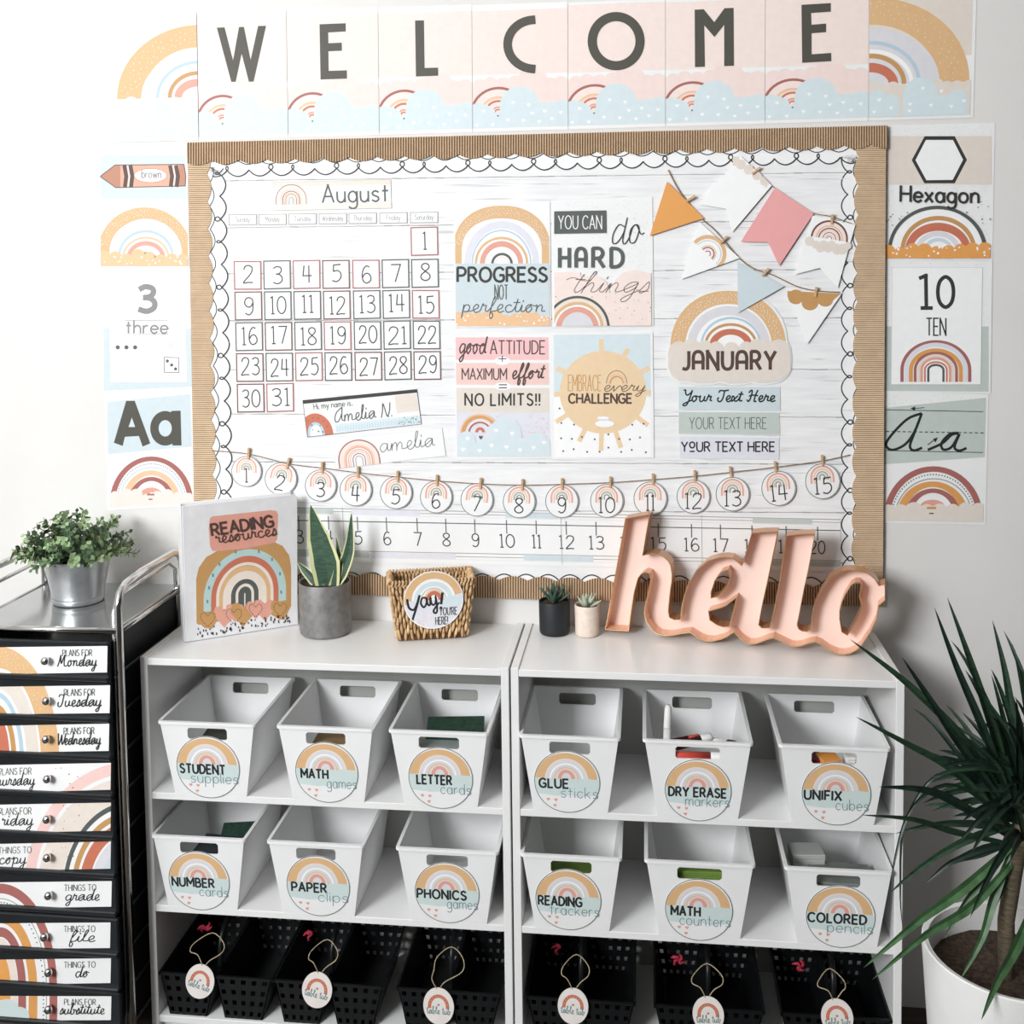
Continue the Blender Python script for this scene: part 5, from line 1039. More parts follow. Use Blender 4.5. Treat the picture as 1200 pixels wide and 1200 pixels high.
P.poly([(145, 975), (142, 680), (160, 600), (210, 530), (300, 480), (420, 450), (560, 430), (660, 428), (720, 455), (765, 520), (778, 600), (778, 860), (760, 880), (160, 985)], 'tandark')
def skew(P, cx, by, rx, ry, t, c, ty=None, leg=0):
    # arches follow the receding cover: baseline drops towards the spine
    ty = ty or t; o = []; q = []
    for k in range(31):
        a = math.radians(180-6*k); sh = lambda x: -(x-cx)*.145
        x1_, y1_ = cx+rx*math.cos(a), by-ry*math.sin(a); x2_, y2_ = cx+(rx-t)*math.cos(a), by-(ry-ty)*math.sin(a)
        o.append((x1_, y1_+sh(x1_))); q.append((x2_, y2_+sh(x2_)))
    if leg: o = [(o[0][0], o[0][1]+leg)]+o+[(o[-1][0], o[-1][1]+leg)]; q = [(q[0][0], q[0][1]+leg)]+q+[(q[-1][0], q[-1][1]+leg)]
    P.nx()
    for k in range(len(o)-1): P.conv([o[k], o[k+1], q[k+1], q[k]], c, False)
for rx, ry, t, c, ty in ((276, 300, 50, 'mint', 46), (225, 256, 36, 'rust', 44), (192, 214, 22, 'cream', 20), (172, 190, 26, 'tan', 34), (146, 156, 146, 'cream', 156), (92, 102, 30, 'slate', 30), (44, 52, 40, 'slate', 42)): skew(P, 468, 780, rx, ry, t, c, ty, leg=80)
for x, y in ((406, 495), (561, 492), (298, 578), (254, 652), (228, 736), (217, 828), (650, 546), (703, 642), (711, 765)): P.stroke([(x, y-11), (x+1, y+11)], 11, 'teal')
P.poly([(234, 270), (250, 258), (640, 216), (680, 222), (690, 250), (684, 410), (665, 435), (480, 472), (300, 490), (250, 488), (236, 460), (226, 340)], 'salmon')
P.poly([(150, 965), (162, 930), (190, 905), (240, 900), (290, 940), (250, 1010), (200, 1005)], 'tandark'); P.poly([(620, 900), (640, 850), (700, 830), (760, 835), (770, 870), (735, 945), (700, 950)], 'tandark')
for x, y, r, c in ((330, 925, 78, 'salmon'), (400, 900, 66, 'salmon'), (455, 910, 88, 'tandark'), (540, 880, 66, 'salmon'), (600, 880, 78, 'salmon'), (220, 945, 60, 'tandark'), (705, 880, 70, 'tandark')): P.heart(x, y, r, c)
for x, y, r in ((220, 945, 50), (395, 925, 54), (540, 885, 46), (705, 880, 46)):
    hp = [(x, y+r), (x-r*.55, y+.4*r), (x-r*.95, y-.1*r), (x-r*.8, y-.75*r), (x-.35*r, y-.85*r), (x, y-.4*r), (x+.35*r, y-.85*r), (x+r*.8, y-.75*r), (x+r*.95, y-.1*r), (x+r*.55, y+.4*r)]
    hp = cr(hp, True, 2)
    for a, q in zip(hp[::1], hp[1:]+hp[:1]): P.stroke([(a[0]*.75+q[0]*.25, a[1]*.75+q[1]*.25), (a[0]*.25+q[0]*.75, a[1]*.25+q[1]*.75)], 5, 'brown')
rd = random.Random(5)
for k in range(70):
    x = rd.uniform(150, 775); y = 1005-(x-150)*.165+rd.uniform(0, 55); P.stroke([(x, y), (x+1, y+rd.uniform(8, 20))], 7, 'black')
text(P, 'READING', 250, 664, 386, 74, 16, 'brown', ang=-8.5); text(P, 'resources', 270, 690, 442, 88, 8, 'brown', 'cursive', ang=-8)
P.obj('cover_print', ps, recalc=False)
# ================================================================== snake plant in a grey pot
def pot(t, c, prof, m, n=40, name='pot'): b = MB(); b.lathe(prof, c, m, n); b.obj(name, t, autos=40)
def soil(t, c, r, z, m=None, n=24):
    b = MB(); c = Vector(c); vs = [c+Vector((0, 0, z))]; rd = random.Random(3)
    for q in (.5, 1):
        for k in range(n): vs.append(c+Vector((r*q*math.cos(6.283*k/n), r*q*math.sin(6.283*k/n), z+rd.uniform(-.002, .002))))
    fs = [(0, 1+k, 1+(k+1) % n) for k in range(n)]+[(1+k, 1+n+k, 1+n+(k+1) % n, 1+(k+1) % n) for k in range(n)]; b.add(vs, fs, m or mat('soil', '4A3B30', .95, var=.3, scale=120, bump=.5)); b.obj('soil', t)
def cyl_pot(r0, r1, h, wall, dip): return [(0, .001), (r0*.93, .001), (r0*.985, .004), (r0, .010), (r1, h-.002), (r1-wall*.3, h), (r1-wall, h-.001), (r1-wall, h-dip), (0, h-dip)]
c = Vector((-.708, -.093, ZT+.0005)); t = thing('potted_snake_plant', 'snake plant with yellow-edged leaves in a cylindrical grey metal pot', 'plant', c)
M_ZINC = mat('aged_zinc', '8C8B89', .5, .35, var=.12, scale=60, bump=.1)
hp = .117; pot(t, c, cyl_pot(.0565, .0575, hp, .003, .012), M_ZINC); soil(t, c, .053, hp-.010)
M_SN = mat('snake_leaf', '3E5B47', .45, var=.2, scale=60, stretch=(1, 1, 6)); M_SNE = mat('snake_leaf_edge', 'D9DBA6', .5, var=.05)
def blade(t, pts, widths, m, me=None, edge=.22, name='leaf', fold=.25, nrm=None, thick=0, kind=None, smooth=True):
    """leaf blade along 3-D centre line pts; widths per point; coloured edges"""
    b = MB(); pts = [Vector(p) for p in pts]; N_ = len(pts); rows = []
    for i, p in enumerate(pts):
        tg = (pts[min(i+1, N_-1)]-pts[max(i-1, 0)]).normalized(); fw = nrm if nrm is not None else Vector((0, -1, 0)); sd = tg.cross(fw)
        sd = sd.normalized() if sd.length > 1e-4 else Vector((1, 0, 0)); nn = sd.cross(tg).normalized(); w = widths[i]/2
        rows.append([p+sd*(w*k)+nn*(abs(k)**2*w*fold) for k in ((-1, -(1-edge), 0, 1-edge, 1) if me else (-1, 0, 1))])
    k = len(rows[0]); vs = [v for r in rows for v in r]
    for q in range(k-1):
        mm = me if (me and q in (0, k-2)) else m
        b.add(vs, [], mm); base = len(b.V)-len(vs)
        for i in range(N_-1):
            b.F.append([base+i*k+q, base+i*k+q+1, base+(i+1)*k+q+1, base+(i+1)*k+q]); b.M.append(b.mi(mm)); b.S.append(smooth)
    o = b.obj(name, t, recalc=False, kind=kind); return o
def px3(pts, y): return [hit(x, yy, 1, y if not isinstance(y, (list, tuple)) else y[i]) for i, (x, yy) in enumerate(pts)]
def smooth3(p, n=4):
    o = []
    for q in range(len(p)-1):
        p0, p1, p2, p3 = p[max(0, q-1)], p[q], p[q+1], p[min(len(p)-1, q+2)]
        for j in range(n):
            s_ = j/n; o.append(.5*(2*p1+(p2-p0)*s_+(2*p0-5*p1+4*p2-p3)*s_*s_+(3*p1-p0-3*p2+p3)*s_**3))
    return o+[p[-1]]
S5 = 555.
for pts, ws in (([(385, 692), (382, 660), (374, 630), (364, 592)], (24, 34, 26, .5)), ([(388, 692), (399, 672), (409, 645), (412, 601)], (9, 16, 13, .5)), ([(380, 693), (368, 680), (357, 668), (348, 658)], (9, 12, 9, .5)), ([(383, 693), (383, 685), (382, 676), (381.5, 667)], (6, 8, 6, .5)), ([(390, 690), (396, 672), (398, 655), (394, 630)], (8, 10, 8, .5))):
    p = smooth3(px3(pts, [-.098, -.096, -.092, -.088]), 4); w = []
    for i in range(len(p)):
        f = i/(len(p)-1)*3; a = min(2, int(f)); w.append((ws[a]+(ws[a+1]-ws[a])*(f-a))/S5)
    w = [x*1.0 for x in w]; blade(t, p, [q_*1.12 for q_ in w], M_SN, M_SNE, edge=.25)
# ================================================================== wicker basket with a round sign
FLb = Vector((-.532, -.135, ZT)); FRb = Vector((-.390, -.098, ZT)); U = (FRb-FLb); wb = U.length; U.normalize(); Nf = Vector((U.y, -U.x, 0)); Nf = Nf if Nf.y < 0 else -Nf
c0 = (FLb+FRb)/2+Vector((0, -.006, 0))
bk = thing('wicker_basket', 'small square woven seagrass basket tapering to its base', 'basket', c0)
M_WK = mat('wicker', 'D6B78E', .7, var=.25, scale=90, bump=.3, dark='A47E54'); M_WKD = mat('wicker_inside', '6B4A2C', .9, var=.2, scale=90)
wt = wb*1.22; hh = .128; db, dt = .072, .094
def bpt(u, d, v): # u across -1..1, d 0 front..1 back, v up
    w = (wb+(wt-wb)*v)/2; dep = db+(dt-db)*v; y0 = -.5*(dt-db)*v*.9
    return c0+U*(u*w)-Nf*(y0+d*dep)+Vector((0, 0, .002+v*hh))
b = MB(); wv = MB()
def wallgrid(fn, nu, nv, seed):
    rd = random.Random(seed)
    for i in range(nu):
        for j in range(nv):
            u0 = (i+.5)/nu; sh = .5*(i % 2); v0 = (j+sh)/nv; v1 = v0+1.02/nv
            v0 = max(.0, v0); v1 = min(1, v1)
            if v1-v0 < .3/nv: continue
            tl = rd.uniform(-.25, .35)/nu
            p0, n0 = fn(u0-tl, v0); p1, n1 = fn(u0+tl, v1); pm, nm = fn(u0, (v0+v1)/2)
            wv.tube([p0-n0*.001, (p0+pm)/2+nm*.0018, pm+nm*.003, (p1+pm)/2+nm*.0018, p1-n1*.001], .0033, M_WK, 6, taper=[.55, .95, 1.1, .95, .55])
fr = lambda u, v: (bpt(u*2-1, 0, v), Nf); bkf = lambda u, v: (bpt(u*2-1, 1, v), Nf); bkk = lambda u, v: (bpt(u*2-1, 1, v), -Nf)
lf = lambda u, v: (bpt(-1, u, v), -U); rt = lambda u, v: (bpt(1, u, v), U); lfi = lambda u, v: (bpt(-1, u, v)+U*.003, U); rti = lambda u, v: (bpt(1, u, v)-U*.003, -U)
wallgrid(fr, 22, 5, 1); wallgrid(bkf, 22, 5, 2); wallgrid(lf, 12, 5, 3); wallgrid(rt, 12, 5, 4); wallgrid(lfi, 12, 5, 5); wallgrid(rti, 12, 5, 6); wallgrid(bkk, 22, 5, 7)
wv.obj('weave', bk, kind='stuff', recalc=False)
for A_, B_ in ((0, 0), (1, 1)): b.add([bpt(-1, A_, 0), bpt(1, A_, 0), bpt(1, A_, 1), bpt(-1, A_, 1)], [(0, 1, 2, 3)], M_WKD)
for s_ in (-1, 1): b.add([bpt(s_, 0, 0), bpt(s_, 1, 0), bpt(s_, 1, 1), bpt(s_, 0, 1)], [(0, 1, 2, 3)], M_WKD)
b.add([bpt(-1, 0, 0.01), bpt(1, 0, 0.01), bpt(1, 1, 0.01), bpt(-1, 1, 0.01)], [(0, 1, 2, 3)], M_WKD); b.obj('lining', bk, recalc=False)
b = MB(); cs4 = [bpt(-1, 0, 1), bpt(1, 0, 1), bpt(1, 1, 1), bpt(-1, 1, 1)]
for k in range(4):
    A_, B_ = cs4[k], cs4[(k+1) % 4]; n = 24 if k % 2 == 0 else 15
    for j in range(n):
        p = A_+(B_-A_)*((j+.5)/n); d = (B_-A_).normalized(); o2 = Vector((0, 0, 1)); sdn = d.cross(o2)
        b.tube([p+sdn*(.0052*math.cos(a))+o2*(.0052*math.sin(a))+d*(.002*math.sin(a+.6)) for a in [x*math.pi/4 for x in range(8)]], .0022, M_WK, 5, closed=True)
b.obj('rim', bk, kind='stuff', recalc=False)
Nl = Nf*1.0; Nt = (Nf*hh+Vector((0, 0, -1))*(.5*(dt-db)*.9)).normalized(); Vt = (bpt(0, 0, 1)-bpt(0, 0, 0)).normalized(); Nt = U.cross(Vt); Nt = Nt if Nt.y < 0 else -Nt
O = bpt(0, 0, .5)+Nt*.0068
cen = hitplane(508, 703, O, Nt); Rx = (hitplane(543, 702, O, Nt)-cen).length
sgn = thing('round_sign', 'round rainbow card reading Yay! YOU\'RE HERE! fixed to the wicker basket', 'sign', cen); P = Print(FM(cen, U*Rx, Vt*Rx, Nt), .0)
ds = P.sheet('card_disc', [(math.cos(a*math.pi/28), math.sin(a*math.pi/28)) for a in range(56)], M_PAPER, t=.0015, off=.001, parent=sgn); P.off = .0011
P.clip = [(.965*math.cos(a*math.pi/28), .965*math.sin(a*math.pi/28)) for a in range(56)]
P.disc(0, 0, .98, 'lav', n=56); P.arch(0, 0, .97, .97, .24, 'tan', leg=.0, a0=188, a1=12); P.dome(0, 0, .72, .74, 'white'); P.arch(0, .02, .66, .66, .16, 'bluepale', leg=.0); P.arch(0, .02, .44, .46, .05, 'graylight'); P.arch(.02, .0, .34, .38, .05, 'peach'); P.arch(.02, 0, .28, .32, .14, 'rust')
P.rect(-.9, .0, .3, .5, 'lav'); P.cloud([(.5, .05, .16), (.7, .0, .14), (.88, .0, .12), (.4, .15, .12)], .2, 'bluepale'); 
rd = random.Random(8)
for k in range(26): P.heart(rd.uniform(-.55, -.05), rd.uniform(.3, .9), .025, 'softpink')
P.stroke(cr([(-.88, -.08), (-.82, .22), (-.66, .3), (-.55, .1), (-.46, -.2), (-.58, .25), (-.72, .7), (-.66, .78)]), .075, 'black')
text(P, 'ay', -.44, .2, .25, .66, .065, 'black', 'cursive', ang=-8); P.stroke([(.30, -.25), (.25, .16)], .085, 'black'); P.disc(.24, .28, .05, 'black')
text(P, "YOU'RE", .2, .78, .54, .26, .03, 'slate'); text(P, 'HERE!', .06, .46, .86, .26, .03, 'slate'); P.obj('card_print', ds, recalc=False)
# ================================================================== two little succulents
def rosette(t, c, n, L, w, m, seed, lift=(.4, 1.2), me=None):
    rd = random.Random(seed)
    for k in range(n):
        a = k*2.4+rd.uniform(-.2, .2); el = lift[0]+(lift[1]-lift[0])*k/n; l = L*rd.uniform(.8, 1.1)*(1-.25*k/n); d = Vector((math.cos(a)*math.cos(el), math.sin(a)*math.cos(el), math.sin(el)))
        p = [c+d*(l*s_)+Vector((0, 0, l*.22*s_*s_)) for s_ in (0, .3, .65, .9, 1)]
        b = MB(); sd = d.cross(Vector((0, 0, 1))).normalized(); vs = []
        for q, ww in zip(p, (.6, 1, .8, .35, .03)):
            nn = sd.cross(d).normalized()
            for an in range(6): vs.append(q+sd*(w*ww*.5*math.cos(an*math.pi/3))+nn*(w*ww*.28*math.sin(an*math.pi/3)))
        fs = [(i*6+j, i*6+(j+1) % 6, (i+1)*6+(j+1) % 6, (i+1)*6+j) for i in range(4) for j in range(6)]+[tuple(range(24, 30))]
        b.add(vs, fs, m, True); b.obj('leaf', t)
c = Vector((-.2005, -.056, ZT+.0005)); t = thing('potted_succulent', 'dark green succulent in a small matte black cup', 'plant', c)
pot(t, c, cyl_pot(.0335, .0345, .073, .003, .008), mat('black_ceramic', '23272A', .55, var=.06, scale=80)); soil(t, c, .031, .066)
rosette(t, c+Vector((0, 0, .066)), 15, .047, .011, mat('aloe_green', '4B6456', .5, var=.15), 11, (.45, 1.4))
c = Vector((-.1285, -.062, ZT+.0005)); t = thing('potted_succulent', 'pale green succulent in a small cream dimpled cup', 'plant', c)
pot(t, c, cyl_pot(.0262, .0272, .068, .003, .007), mat('cream_ceramic', 'EBDACB', .5, var=.04, scale=90, bump=.25)); soil(t, c, .0245, .062, mat('gravel', '6E665C', .9, var=.3, scale=200, bump=.5))
rosette(t, c+Vector((0, 0, .062)), 9, .034, .015, mat('echeveria', 'B9C2AC', .5, var=.08), 12, (.25, 1.25))
# ================================================================== rolling cart
XR = -1.056; YC = -.355; ZC = .925; XC = hit(54, 900, 1, YC).x; HW = XR-XC; XL = XC-HW; YB = -.03
M_CHR = mat('chrome', 'D8D8D8', .12, 1, var=.01); M_DRW = mat('black_drawer', '202427', .3, var=.06, scale=20)
ct = thing('rolling_cart', 'chrome framed rolling cart with ten black drawers and a clear silver top', 'cart', (XC, (YC+YB)/2, 0))
b = MB(); b.rbox(XL+.012, XR-.012, YC+.002, YB, ZC-.008, ZC, mat('silver_tray', 'C2C4C4', .16, .85, var=.02, scale=8), .002); b.obj('top_tray', ct)
b = MB(); b.tube([Vector((XL+.012, YC, ZC-.004)), Vector((XR-.012, YC, ZC-.004))], .0062, M_CHR, 12); b.obj('front_rail', ct)
for sx, xx in ((-1, XL), (1, XR-.006)):
    b = MB(); top = ZC+.088
    fr_ = [(YC+.004, .055), (YC+.004, ZC-.05), (YC+.004, ZC+.045), (YC+.012, ZC+.070), (YC+.035, ZC+.083), (YC+.10, top), (YB-.06, top), (YB-.03, ZC+.082), (YB-.008, ZC+.06), (YB-.004, ZC+.02), (YB-.004, .055)]
    b.tube([Vector((xx, y, z)) for y, z in fr_], .0085, M_CHR, 14); b.obj('side_frame', ct)
    b = MB(); xi = xx-sx*.014
    b.tube([Vector((xi, YC+.010, .06)), Vector((xi, YC+.010, ZC+.03)), Vector((xi, YC+.03, ZC+.058)), Vector((xi, YB-.05, ZC+.062)), Vector((xi, YB-.014, ZC+.04)), Vector((xi, YB-.012, .06))], .0045, M_CHR, 10); b.obj('inner_rail', ct)
    b = MB(); b.rbox(xi-sx*.002-.001, xi-sx*.002+.001, YC+.02, YB-.01, .06, ZC-.012, mat('black_side_mesh', '1C1F21', .5), .0004); b.obj('side_panel', ct)
    b = MB(); b.tube([Vector((xx, YC+.012, ZC-.006)), Vector((xx, YB-.012, ZC-.006))], .005, M_CHR, 8); b.obj('cross_rail', ct)
    for k in range(10):
        zz = .855-.0838*k-.028; b = MB(); b.rbox(xi+sx*.002, xi+sx*.0045, YC+.014, YB-.02, zz-.003, zz+.003, mat('runner_grey', '5A5E60', .4, .3), .0008); b.obj('drawer_runner', ct)
    for yy in (YC+.004, YB-.004):
        b = MB(); cc = Vector((xx-sx*.008, yy, .026))
        b.tube([cc+Vector((-.012, 0, 0)), cc+Vector((-.010, 0, 0)), cc+Vector((.010, 0, 0)), cc+Vector((.012, 0, 0))], .025, mat('caster_rubber', '2A2A2A', .6), 20, taper=[.85, 1, 1, .85]); b.obj('caster', ct)
LAB = [('PLANS FOR', 'Monday'), ('PLANS FOR', 'Tuesday'), ('PLANS FOR', 'Wednesday'), ('PLANS FOR', 'Thursday'), ('PLANS FOR', 'Friday'), ('THINGS TO', 'copy'), ('THINGS TO', 'grade'), ('THINGS TO', 'file'), ('THINGS TO', 'do'), ('PLANS FOR', 'substitute')]
# label rectangles and knobs measured in the picture: right x, top y, bottom y at the right edge; top, bottom at x=0; knob
LP = [(126, 757, 788, 758.5, 790), (129, 803, 835.7, 804.7, 837), (128, 848, 880, 850.5, 882), (130, 894, 925.5, 896.5, 929), (130, 940.5, 973.5, 943, 976), (130, 986, 1018, 989, 1020.5), (131, 1032.5, 1062.5, 1034, 1064.5), (129.5, 1081, 1111, 1082, 1112), (130, 1123, 1152, 1124.5, 1154), (130.5, 1167.5, 1195.5, 1167, 1196)]
KN = [(52, 775), (53.5, 822), (53, 867), (54.5, 913.6), (54, 961), (54.5, 1006), (56, 1050.5), (51, 1099), (56, 1140.5), (56, 1184)]
for i in range(10):
    xr_, ty0, ty1, ly0, ly1 = LP[i]; yl = YC-.0165
    zc = hit(KN[i][0], KN[i][1], 1, YC-.02).z
    zt0 = hit(xr_, ty0, 1, yl).z+.007; zb0 = hit(xr_, ty1, 1, yl).z-.012
    x0, x1 = XL+.016, XR-.020
    b = MB(); b.rbox(x0, x1, YC-.016, YC-.004, zb0, zt0, M_DRW, .003); b.rbox(x0, x1, YC-.024, YC-.004, zb0-.006, zb0+.004, M_DRW, .002)
    for (xa, xb) in ((x0+.004, x0+.006), (x1-.006, x1-.004)): b.box(xa, xb, YC-.004, YB-.03, zb0+.006, zt0-.006, M_DRW)
    b.box(x0+.004, x1-.004, YC-.004, YB-.03, zb0+.004, zb0+.006, M_DRW)
    dw = b.obj('drawer', ct)
    P = Print(lambda x, y, off: hit(x, y, 1, YC-.0162-off), .0)
    xl_ = 2*54-xr_; sl = (ly0-ty0)/xr_; cs = [(xl_, ty0+sl*(xr_-xl_)), (xr_, ty0), (xr_-.6, ty1), (xl_, ty1+(ly1-ty1)/xr_*(xr_-xl_))]
    P.off = .0004; lb = MB(); P.mi(M_PAPER)
    P.bil(cs[0], cs[1], cs[2], cs[3], 150, 32); P.clip = [(0, 0), (150, 0), (150, 32), (0, 32)]
    P.conv([(0, 0), (150, 0), (150, 32), (0, 32)], M_PAPER)
    # the strips together show one big rainbow running down the drawers
    if i < 3:
        cyl = (135, 88, 43)[i]
        for rx, ry, w, tyy, c in ((75, 136, 75, 136, 'white'), (75, 136, 22, 26, 'tan'), (51, 106, 15, 20, 'sand'), (33, 82, 5, 6, 'blueline'), (24, 68, 6, 8, 'tandark'), (16, 56, 12, 16, 'rust')):
            P.arch(16, cyl, rx, ry, w, c, ty=tyy, n=60)
        dots_arc(P, 16, cyl, 75, 136, 22, 130, .8, 'cream', 80+i, ty=26)
    elif i < 6:
        cyl = (146, 99.5, 54)[i-3]
        for rx, ry, w, tyy, c in ((122, 147, 12, 14, 'softpink'), (106, 128, 28, 28, 'beige'), (77, 100, 5, 6, 'slate'), (67, 88, 6, 7, 'tandark'), (58, 77, 12, 14, 'rust'), (44, 60, 44, 60, 'graylilac'), (34, 48, 6, 8, 'bluegray')):
            P.arch(172, cyl, rx, ry, w, c, ty=tyy, n=60)
        speck(P, 80, 2, 115, 30, 7, .8, 'mauve', 90+i)
    else:
        cyl = (127.5, 79, 37, -7)[i-6]
        for rx, ry, w, tyy, c in ((66, 126, 9, 12, 'mauve'), (54, 108, .8, 1, 'grayline'), (43, 92, 10, 13, 'ochre'), (30, 74, 9, 12, 'mauve'), (20, 60, 8, 12, 'cream'), (12, 44, 12, 18, 'orange')):
            P.arch(22, cyl, rx, ry, w, c, ty=tyy, leg=40, n=60)
        for q in range(46):
            an = math.radians(q*4); P.disc(22-50*math.cos(an), cyl-103*math.sin(an), .9, 'slate', n=6)
        if i > 7:
            for q in range(8): P.disc(72, max(0, cyl)+q*5, .9, 'slate', n=6)
        if i == 9: P.cloud([(10, 22, 18), (30, 18, 14), (44, 26, 12)], 34, 'seafoam')
    a_, b_ = LAB[i]
    if 3 <= i <= 5: xs = (20, 58, 10, 62)
    else: xs = (96, 132, 88, 140)
    if i == 0: xs = (95, 131, 85, 141)
    text(P, a_, xs[0], xs[1], 11.5, 7.5, .75, 'slate')
    wd_ = min(len(b_)*8.0, xs[3]-xs[2]); xm = (xs[2]+xs[3])/2+(2 if i > 5 else 0); text(P, b_, xm-wd_/2, xm+wd_/2, 24, 14.5, 1.15, 'black', 'cursive', slant=.15)
    P.obj('label_card', dw, recalc=False, label='paper strip reading %s %s' % (a_.lower(), b_))
    kx = hit(KN[i][0], KN[i][1], 1, YC-.032); b = MB()
    b.lathe([(0, 0), (.0035, 0), (.0035, .008), (.0075, .012), (.0085, .017), (.0065, .021), (0, .022)], (0, 0, 0), M_CHR, 18, X=lambda p: Vector((kx.x+p.x, YC-.014-p.z, kx.z+p.y))); b.obj('knob', dw)
# ================================================================== galvanized pot with small-leaved plant
c = hit(84, 709, 2, ZC); c = Vector((c.x, c.y+.030, ZC+.0005))
t = thing('potted_eucalyptus', 'bushy small-leaved green plant in a galvanized metal pot on the cart', 'plant', c)
k_ = (hit(112, 712, 1, c.y)-hit(57, 712, 1, c.y)).length/2; k2 = (hit(117, 660, 1, c.y)-hit(46, 660, 1, c.y)).length/2; hp = .100
M_GALV = mat('galvanized', 'C4C8CA', .33, .8, var=.06, scale=30)
pot(t, c, [(0, .001), (k_*.95, .001), (k_, .004), (k_*1.005, .010), (k_*.985, .012), (k_*1.02, .0145), (k_*1.02, .018), (k_*1.0, .020), (k2-.001, hp-.004), (k2+.0012, hp-.003), (k2+.0012, hp-.0005), (k2, hp), (k2-.002, hp-.002), (k2*.93, hp-.02), (0, hp-.02)], M_GALV, 48); soil(t, c, k2*.93, hp-.015)
rd = random.Random(22); LV = MB(); ST = MB(); M_L = [mat('leaf_green', '62805A', .55, var=.15, scale=80), mat('leaf_pale', 'A3BC8C', .55, var=.1, scale=80), mat('leaf_dark', '3F5A42', .55, var=.15, scale=80)]; M_STM = mat('stem_brown', '6B5A40', .8)
for s_ in range(74):
    a = rd.uniform(0, 6.283); sp = math.sqrt(rd.random()); el = math.radians(86-72*sp+rd.uniform(-7, 7)); L = rd.uniform(.078, .110)*(.80 if sp > .75 else 1.0)
    base = c+Vector((math.cos(a)*k2*.55*sp, math.sin(a)*k2*.55*sp, hp-.012)); d = Vector((math.cos(a)*math.cos(el), math.sin(a)*math.cos(el)*.9, math.sin(el)))
    if el < .12: d.z = max(d.z, .05)
    pts = [base+d*(L*q)+Vector((math.cos(a)*.018*q*q, math.sin(a)*.018*q*q, .012*math.sin(q*3))) for q in (0, .25, .5, .75, 1)]
    if pts[-1].y > -.015: continue
    ST.tube(pts, .0011, M_STM, 5)
    for j in range(9):
        q = .22+.78*j/8; ii = min(3, int(q*4)); p = pts[ii]+(pts[ii+1]-pts[ii])*(q*4-ii) if q < 1 else pts[-1]
        tg = (pts[min(4, ii+1)]-pts[ii]).normalized(); n1 = tg.orthogonal().normalized(); n1 = Matrix.Rotation(j*1.57+rd.uniform(-.3, .3), 3, tg) @ n1
        mL = M_L[1] if (j > 6 and rd.random() < .55) or rd.random() < .22 else M_L[2] if rd.random() < .35 else M_L[0]
        for sgn_ in (1, -1):
            dr = (n1*sgn_*.85+tg*.55).normalized(); ll = rd.uniform(.013, .018)*(1.0 if j < 8 else .75); sd = dr.cross(tg).normalized(); ww = ll*.34
            nn = dr.cross(sd)
            v = [p, p+dr*ll*.3+sd*ww, p+dr*ll*.65+sd*ww*.95+nn*.0006, p+dr*ll+nn*.0012, p+dr*ll*.65-sd*ww*.95+nn*.0006, p+dr*ll*.3-sd*ww]
            LV.add(v, [(0, 1, 2, 3), (0, 3, 4, 5)], mL, True)
LV.obj('foliage', t, recalc=False, kind='stuff'); ST.obj('stems', t, kind='stuff')
# ================================================================== dracaena in a white floor pot
YP = -.50; pc = Vector((hit(1187, 1110, 1, YP).x, YP, 0.001)); t = thing('potted_dracaena', 'dark green spiky dracaena in a round white pot on the floor', 'plant', pc)
zr = hit(1187, 1112, 1, YP).z; rr_ = (hit(1187, 1110, 1, YP)-hit(1083, 1110, 1, YP)).length
pot(t, pc, [(0, .0), (rr_*.68, 0), (rr_*.74, .006), (rr_*.90, zr*.5), (rr_, zr-.012), (rr_*1.0, zr-.002), (rr_*.985, zr), (rr_*.93, zr-.002), (rr_*.90, zr-.06), (0, zr-.06)], mat('white_glazed_pot', 'ECECEA', .35, var=.015, scale=20), 56); soil(t, pc, rr_*.9, zr-.05)
M_BARK = mat('cane_bark', '6E6350', .85, var=.25, scale=60, stretch=(1, 1, 8), bump=.3)
crown = Vector((pc.x+.02, YP, hit(1190, 950, 1, YP).z))
b = MB(); b.tube([pc+Vector((-.01, 0, zr-.06)), pc+Vector((-.012, 0, zr+.05)), pc+Vector((0, .0, zr+.14)), crown+Vector((0, 0, .02))], .014, M_BARK, 12); b.obj('cane', t)
b = MB(); b.tube([pc+Vector((.04, .03, zr-.06)), pc+Vector((.05, .03, zr+.1)), pc+Vector((.08, .02, zr+.25))], .012, M_BARK, 12); b.obj('cane', t)
M_DR = [mat('dracaena_leaf', '2A4330', .4, var=.2, scale=50, stretch=(1, 1, 4)), mat('dracaena_leaf_light', '4C7048', .4, var=.2, scale=50), mat('dracaena_leaf_dark', '1F3328', .4, var=.2, scale=50)]
def dleaf(pts, w, m, y0=YP, y1=YP-.06, twist=0):
    n = len(pts); p = [hit(x, yy, 1, y0+(y1-y0)*(i/(n-1))) for i, (x, yy) in enumerate(pts)]; p = smooth3(p, 5); w *= .82
    for q in p: q.y = min(q.y, -.02)
    N_ = len(p); ws = [w/650.*(min(1, .45+1.8*i/N_))*(1-(i/(N_-1))**2.6)+.0003 for i in range(N_)]
    blade(t, p, ws, m, fold=.45, nrm=Vector((math.sin(twist), -1, .3)).normalized())
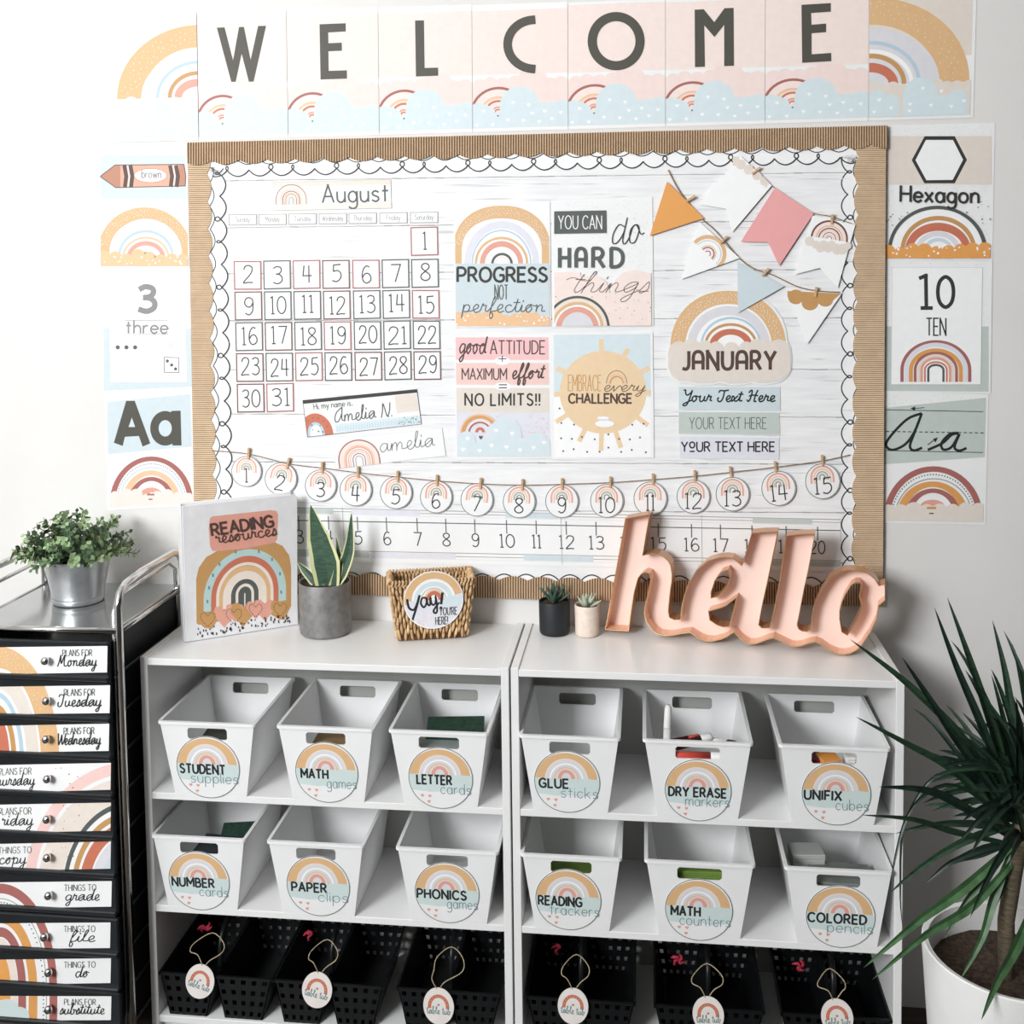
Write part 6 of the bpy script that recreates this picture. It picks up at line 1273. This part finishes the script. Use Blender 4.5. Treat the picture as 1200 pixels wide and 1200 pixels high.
DL = [([(1190, 960), (1130, 868), (1062, 800), (996, 749)], 13, 0, -.52), ([(1192, 950), (1165, 860), (1137, 775), (1110, 700)], 13, 0, -.48), ([(1190, 950), (1150, 850), (1120, 780), (1095, 712)], 12, 2, -.56), ([(1196, 940), (1188, 860), (1178, 790), (1163, 727)], 13, 0, -.46),
 ([(1190, 960), (1130, 880), (1090, 820), (1057, 770)], 12, 2, -.60), ([(1190, 975), (1120, 905), (1060, 870), (1003, 840)], 11, 0, -.56), ([(1190, 985), (1120, 940), (1080, 925), (1030, 922)], 13, 2, -.58), ([(1190, 990), (1120, 975), (1070, 960), (1010, 955)], 9, 0, -.62),
 ([(1192, 985), (1130, 1040), (1075, 1080), (1012, 1134)], 15, 1, -.62), ([(1195, 1000), (1140, 1060), (1085, 1095), (1022, 1148)], 13, 1, -.66), ([(1188, 985), (1160, 1020), (1130, 1060), (1106, 1100)], 12, 1, -.55), ([(1188, 990), (1165, 1050), (1150, 1100), (1125, 1148)], 13, 1, -.58),
 ([(1215, 1050), (1190, 1110), (1168, 1150), (1150, 1195)], 15, 1, -.68), ([(1188, 970), (1120, 920), (1070, 945), (1048, 1010), (1042, 1075)], 5, 2, -.60), ([(1188, 965), (1110, 905), (1062, 960), (1055, 1040), (1058, 1090)], 4, 2, -.55), ([(1200, 950), (1190, 900), (1175, 850), (1140, 800)], 11, 0, -.5),
 ([(1195, 950), (1175, 900), (1150, 860), (1128, 835)], 10, 2, -.42), ([(1200, 940), (1210, 860), (1200, 800), (1196, 785)], 12, 0, -.52), ([(1190, 965), (1150, 920), (1105, 890), (1080, 880)], 10, 2, -.45), ([(1190, 960), (1140, 905), (1095, 850), (1070, 830)], 8, 2, -.40),
 ([(1200, 990), (1180, 1030), (1165, 1060), (1150, 1120)], 10, 0, -.52), ([(1190, 985), (1150, 1000), (1115, 1010), (1085, 1035)], 10, 2, -.52), ([(1195, 985), (1165, 1010), (1135, 1035), (1110, 1060)], 9, 0, -.50), ([(1192, 955), (1172, 905), (1150, 880), (1120, 855)], 9, 0, -.56)]
for pts, w, mi_, y1 in DL: dleaf(pts, w, M_DR[mi_], YP, y1)
rd = random.Random(9)
for k in range(120):
    a = rd.uniform(0, 6.283); el = math.radians(rd.uniform(-5, 80)); L = rd.uniform(.22, .40); base = crown+Vector((rd.uniform(-.015, .015), rd.uniform(-.01, .01), rd.uniform(-.06, .06)))
    if k % 3 == 0: base = pc+Vector((.08, .02, zr+.25+rd.uniform(-.03, .03)))
    d = Vector((math.cos(a)*math.cos(el), math.sin(a)*math.cos(el), math.sin(el)))
    if d.x < -.35: L *= .6
    p = [base+d*(L*q)+Vector((0, 0, -.20*L*q*q*(1+math.cos(el)))) for q in (0, .15, .3, .45, .6, .75, .9, 1)]
    if min(q.y for q in p) < -1.0 or max(q.y for q in p) > -.02 or min(q.z for q in p) < .1 or (min(q.x for q in p) < .51 and max(q.y for q in p) > -.32): continue
    ws = [.014*min(1, .5+i*.3)*(1-(i/7.)**2.5)+.0003 for i in range(8)]
    blade(t, p, ws, rd.choice(M_DR[:1]+M_DR[2:]), fold=.45, nrm=Vector((rd.uniform(-.3, .3), -1, .5)).normalized())
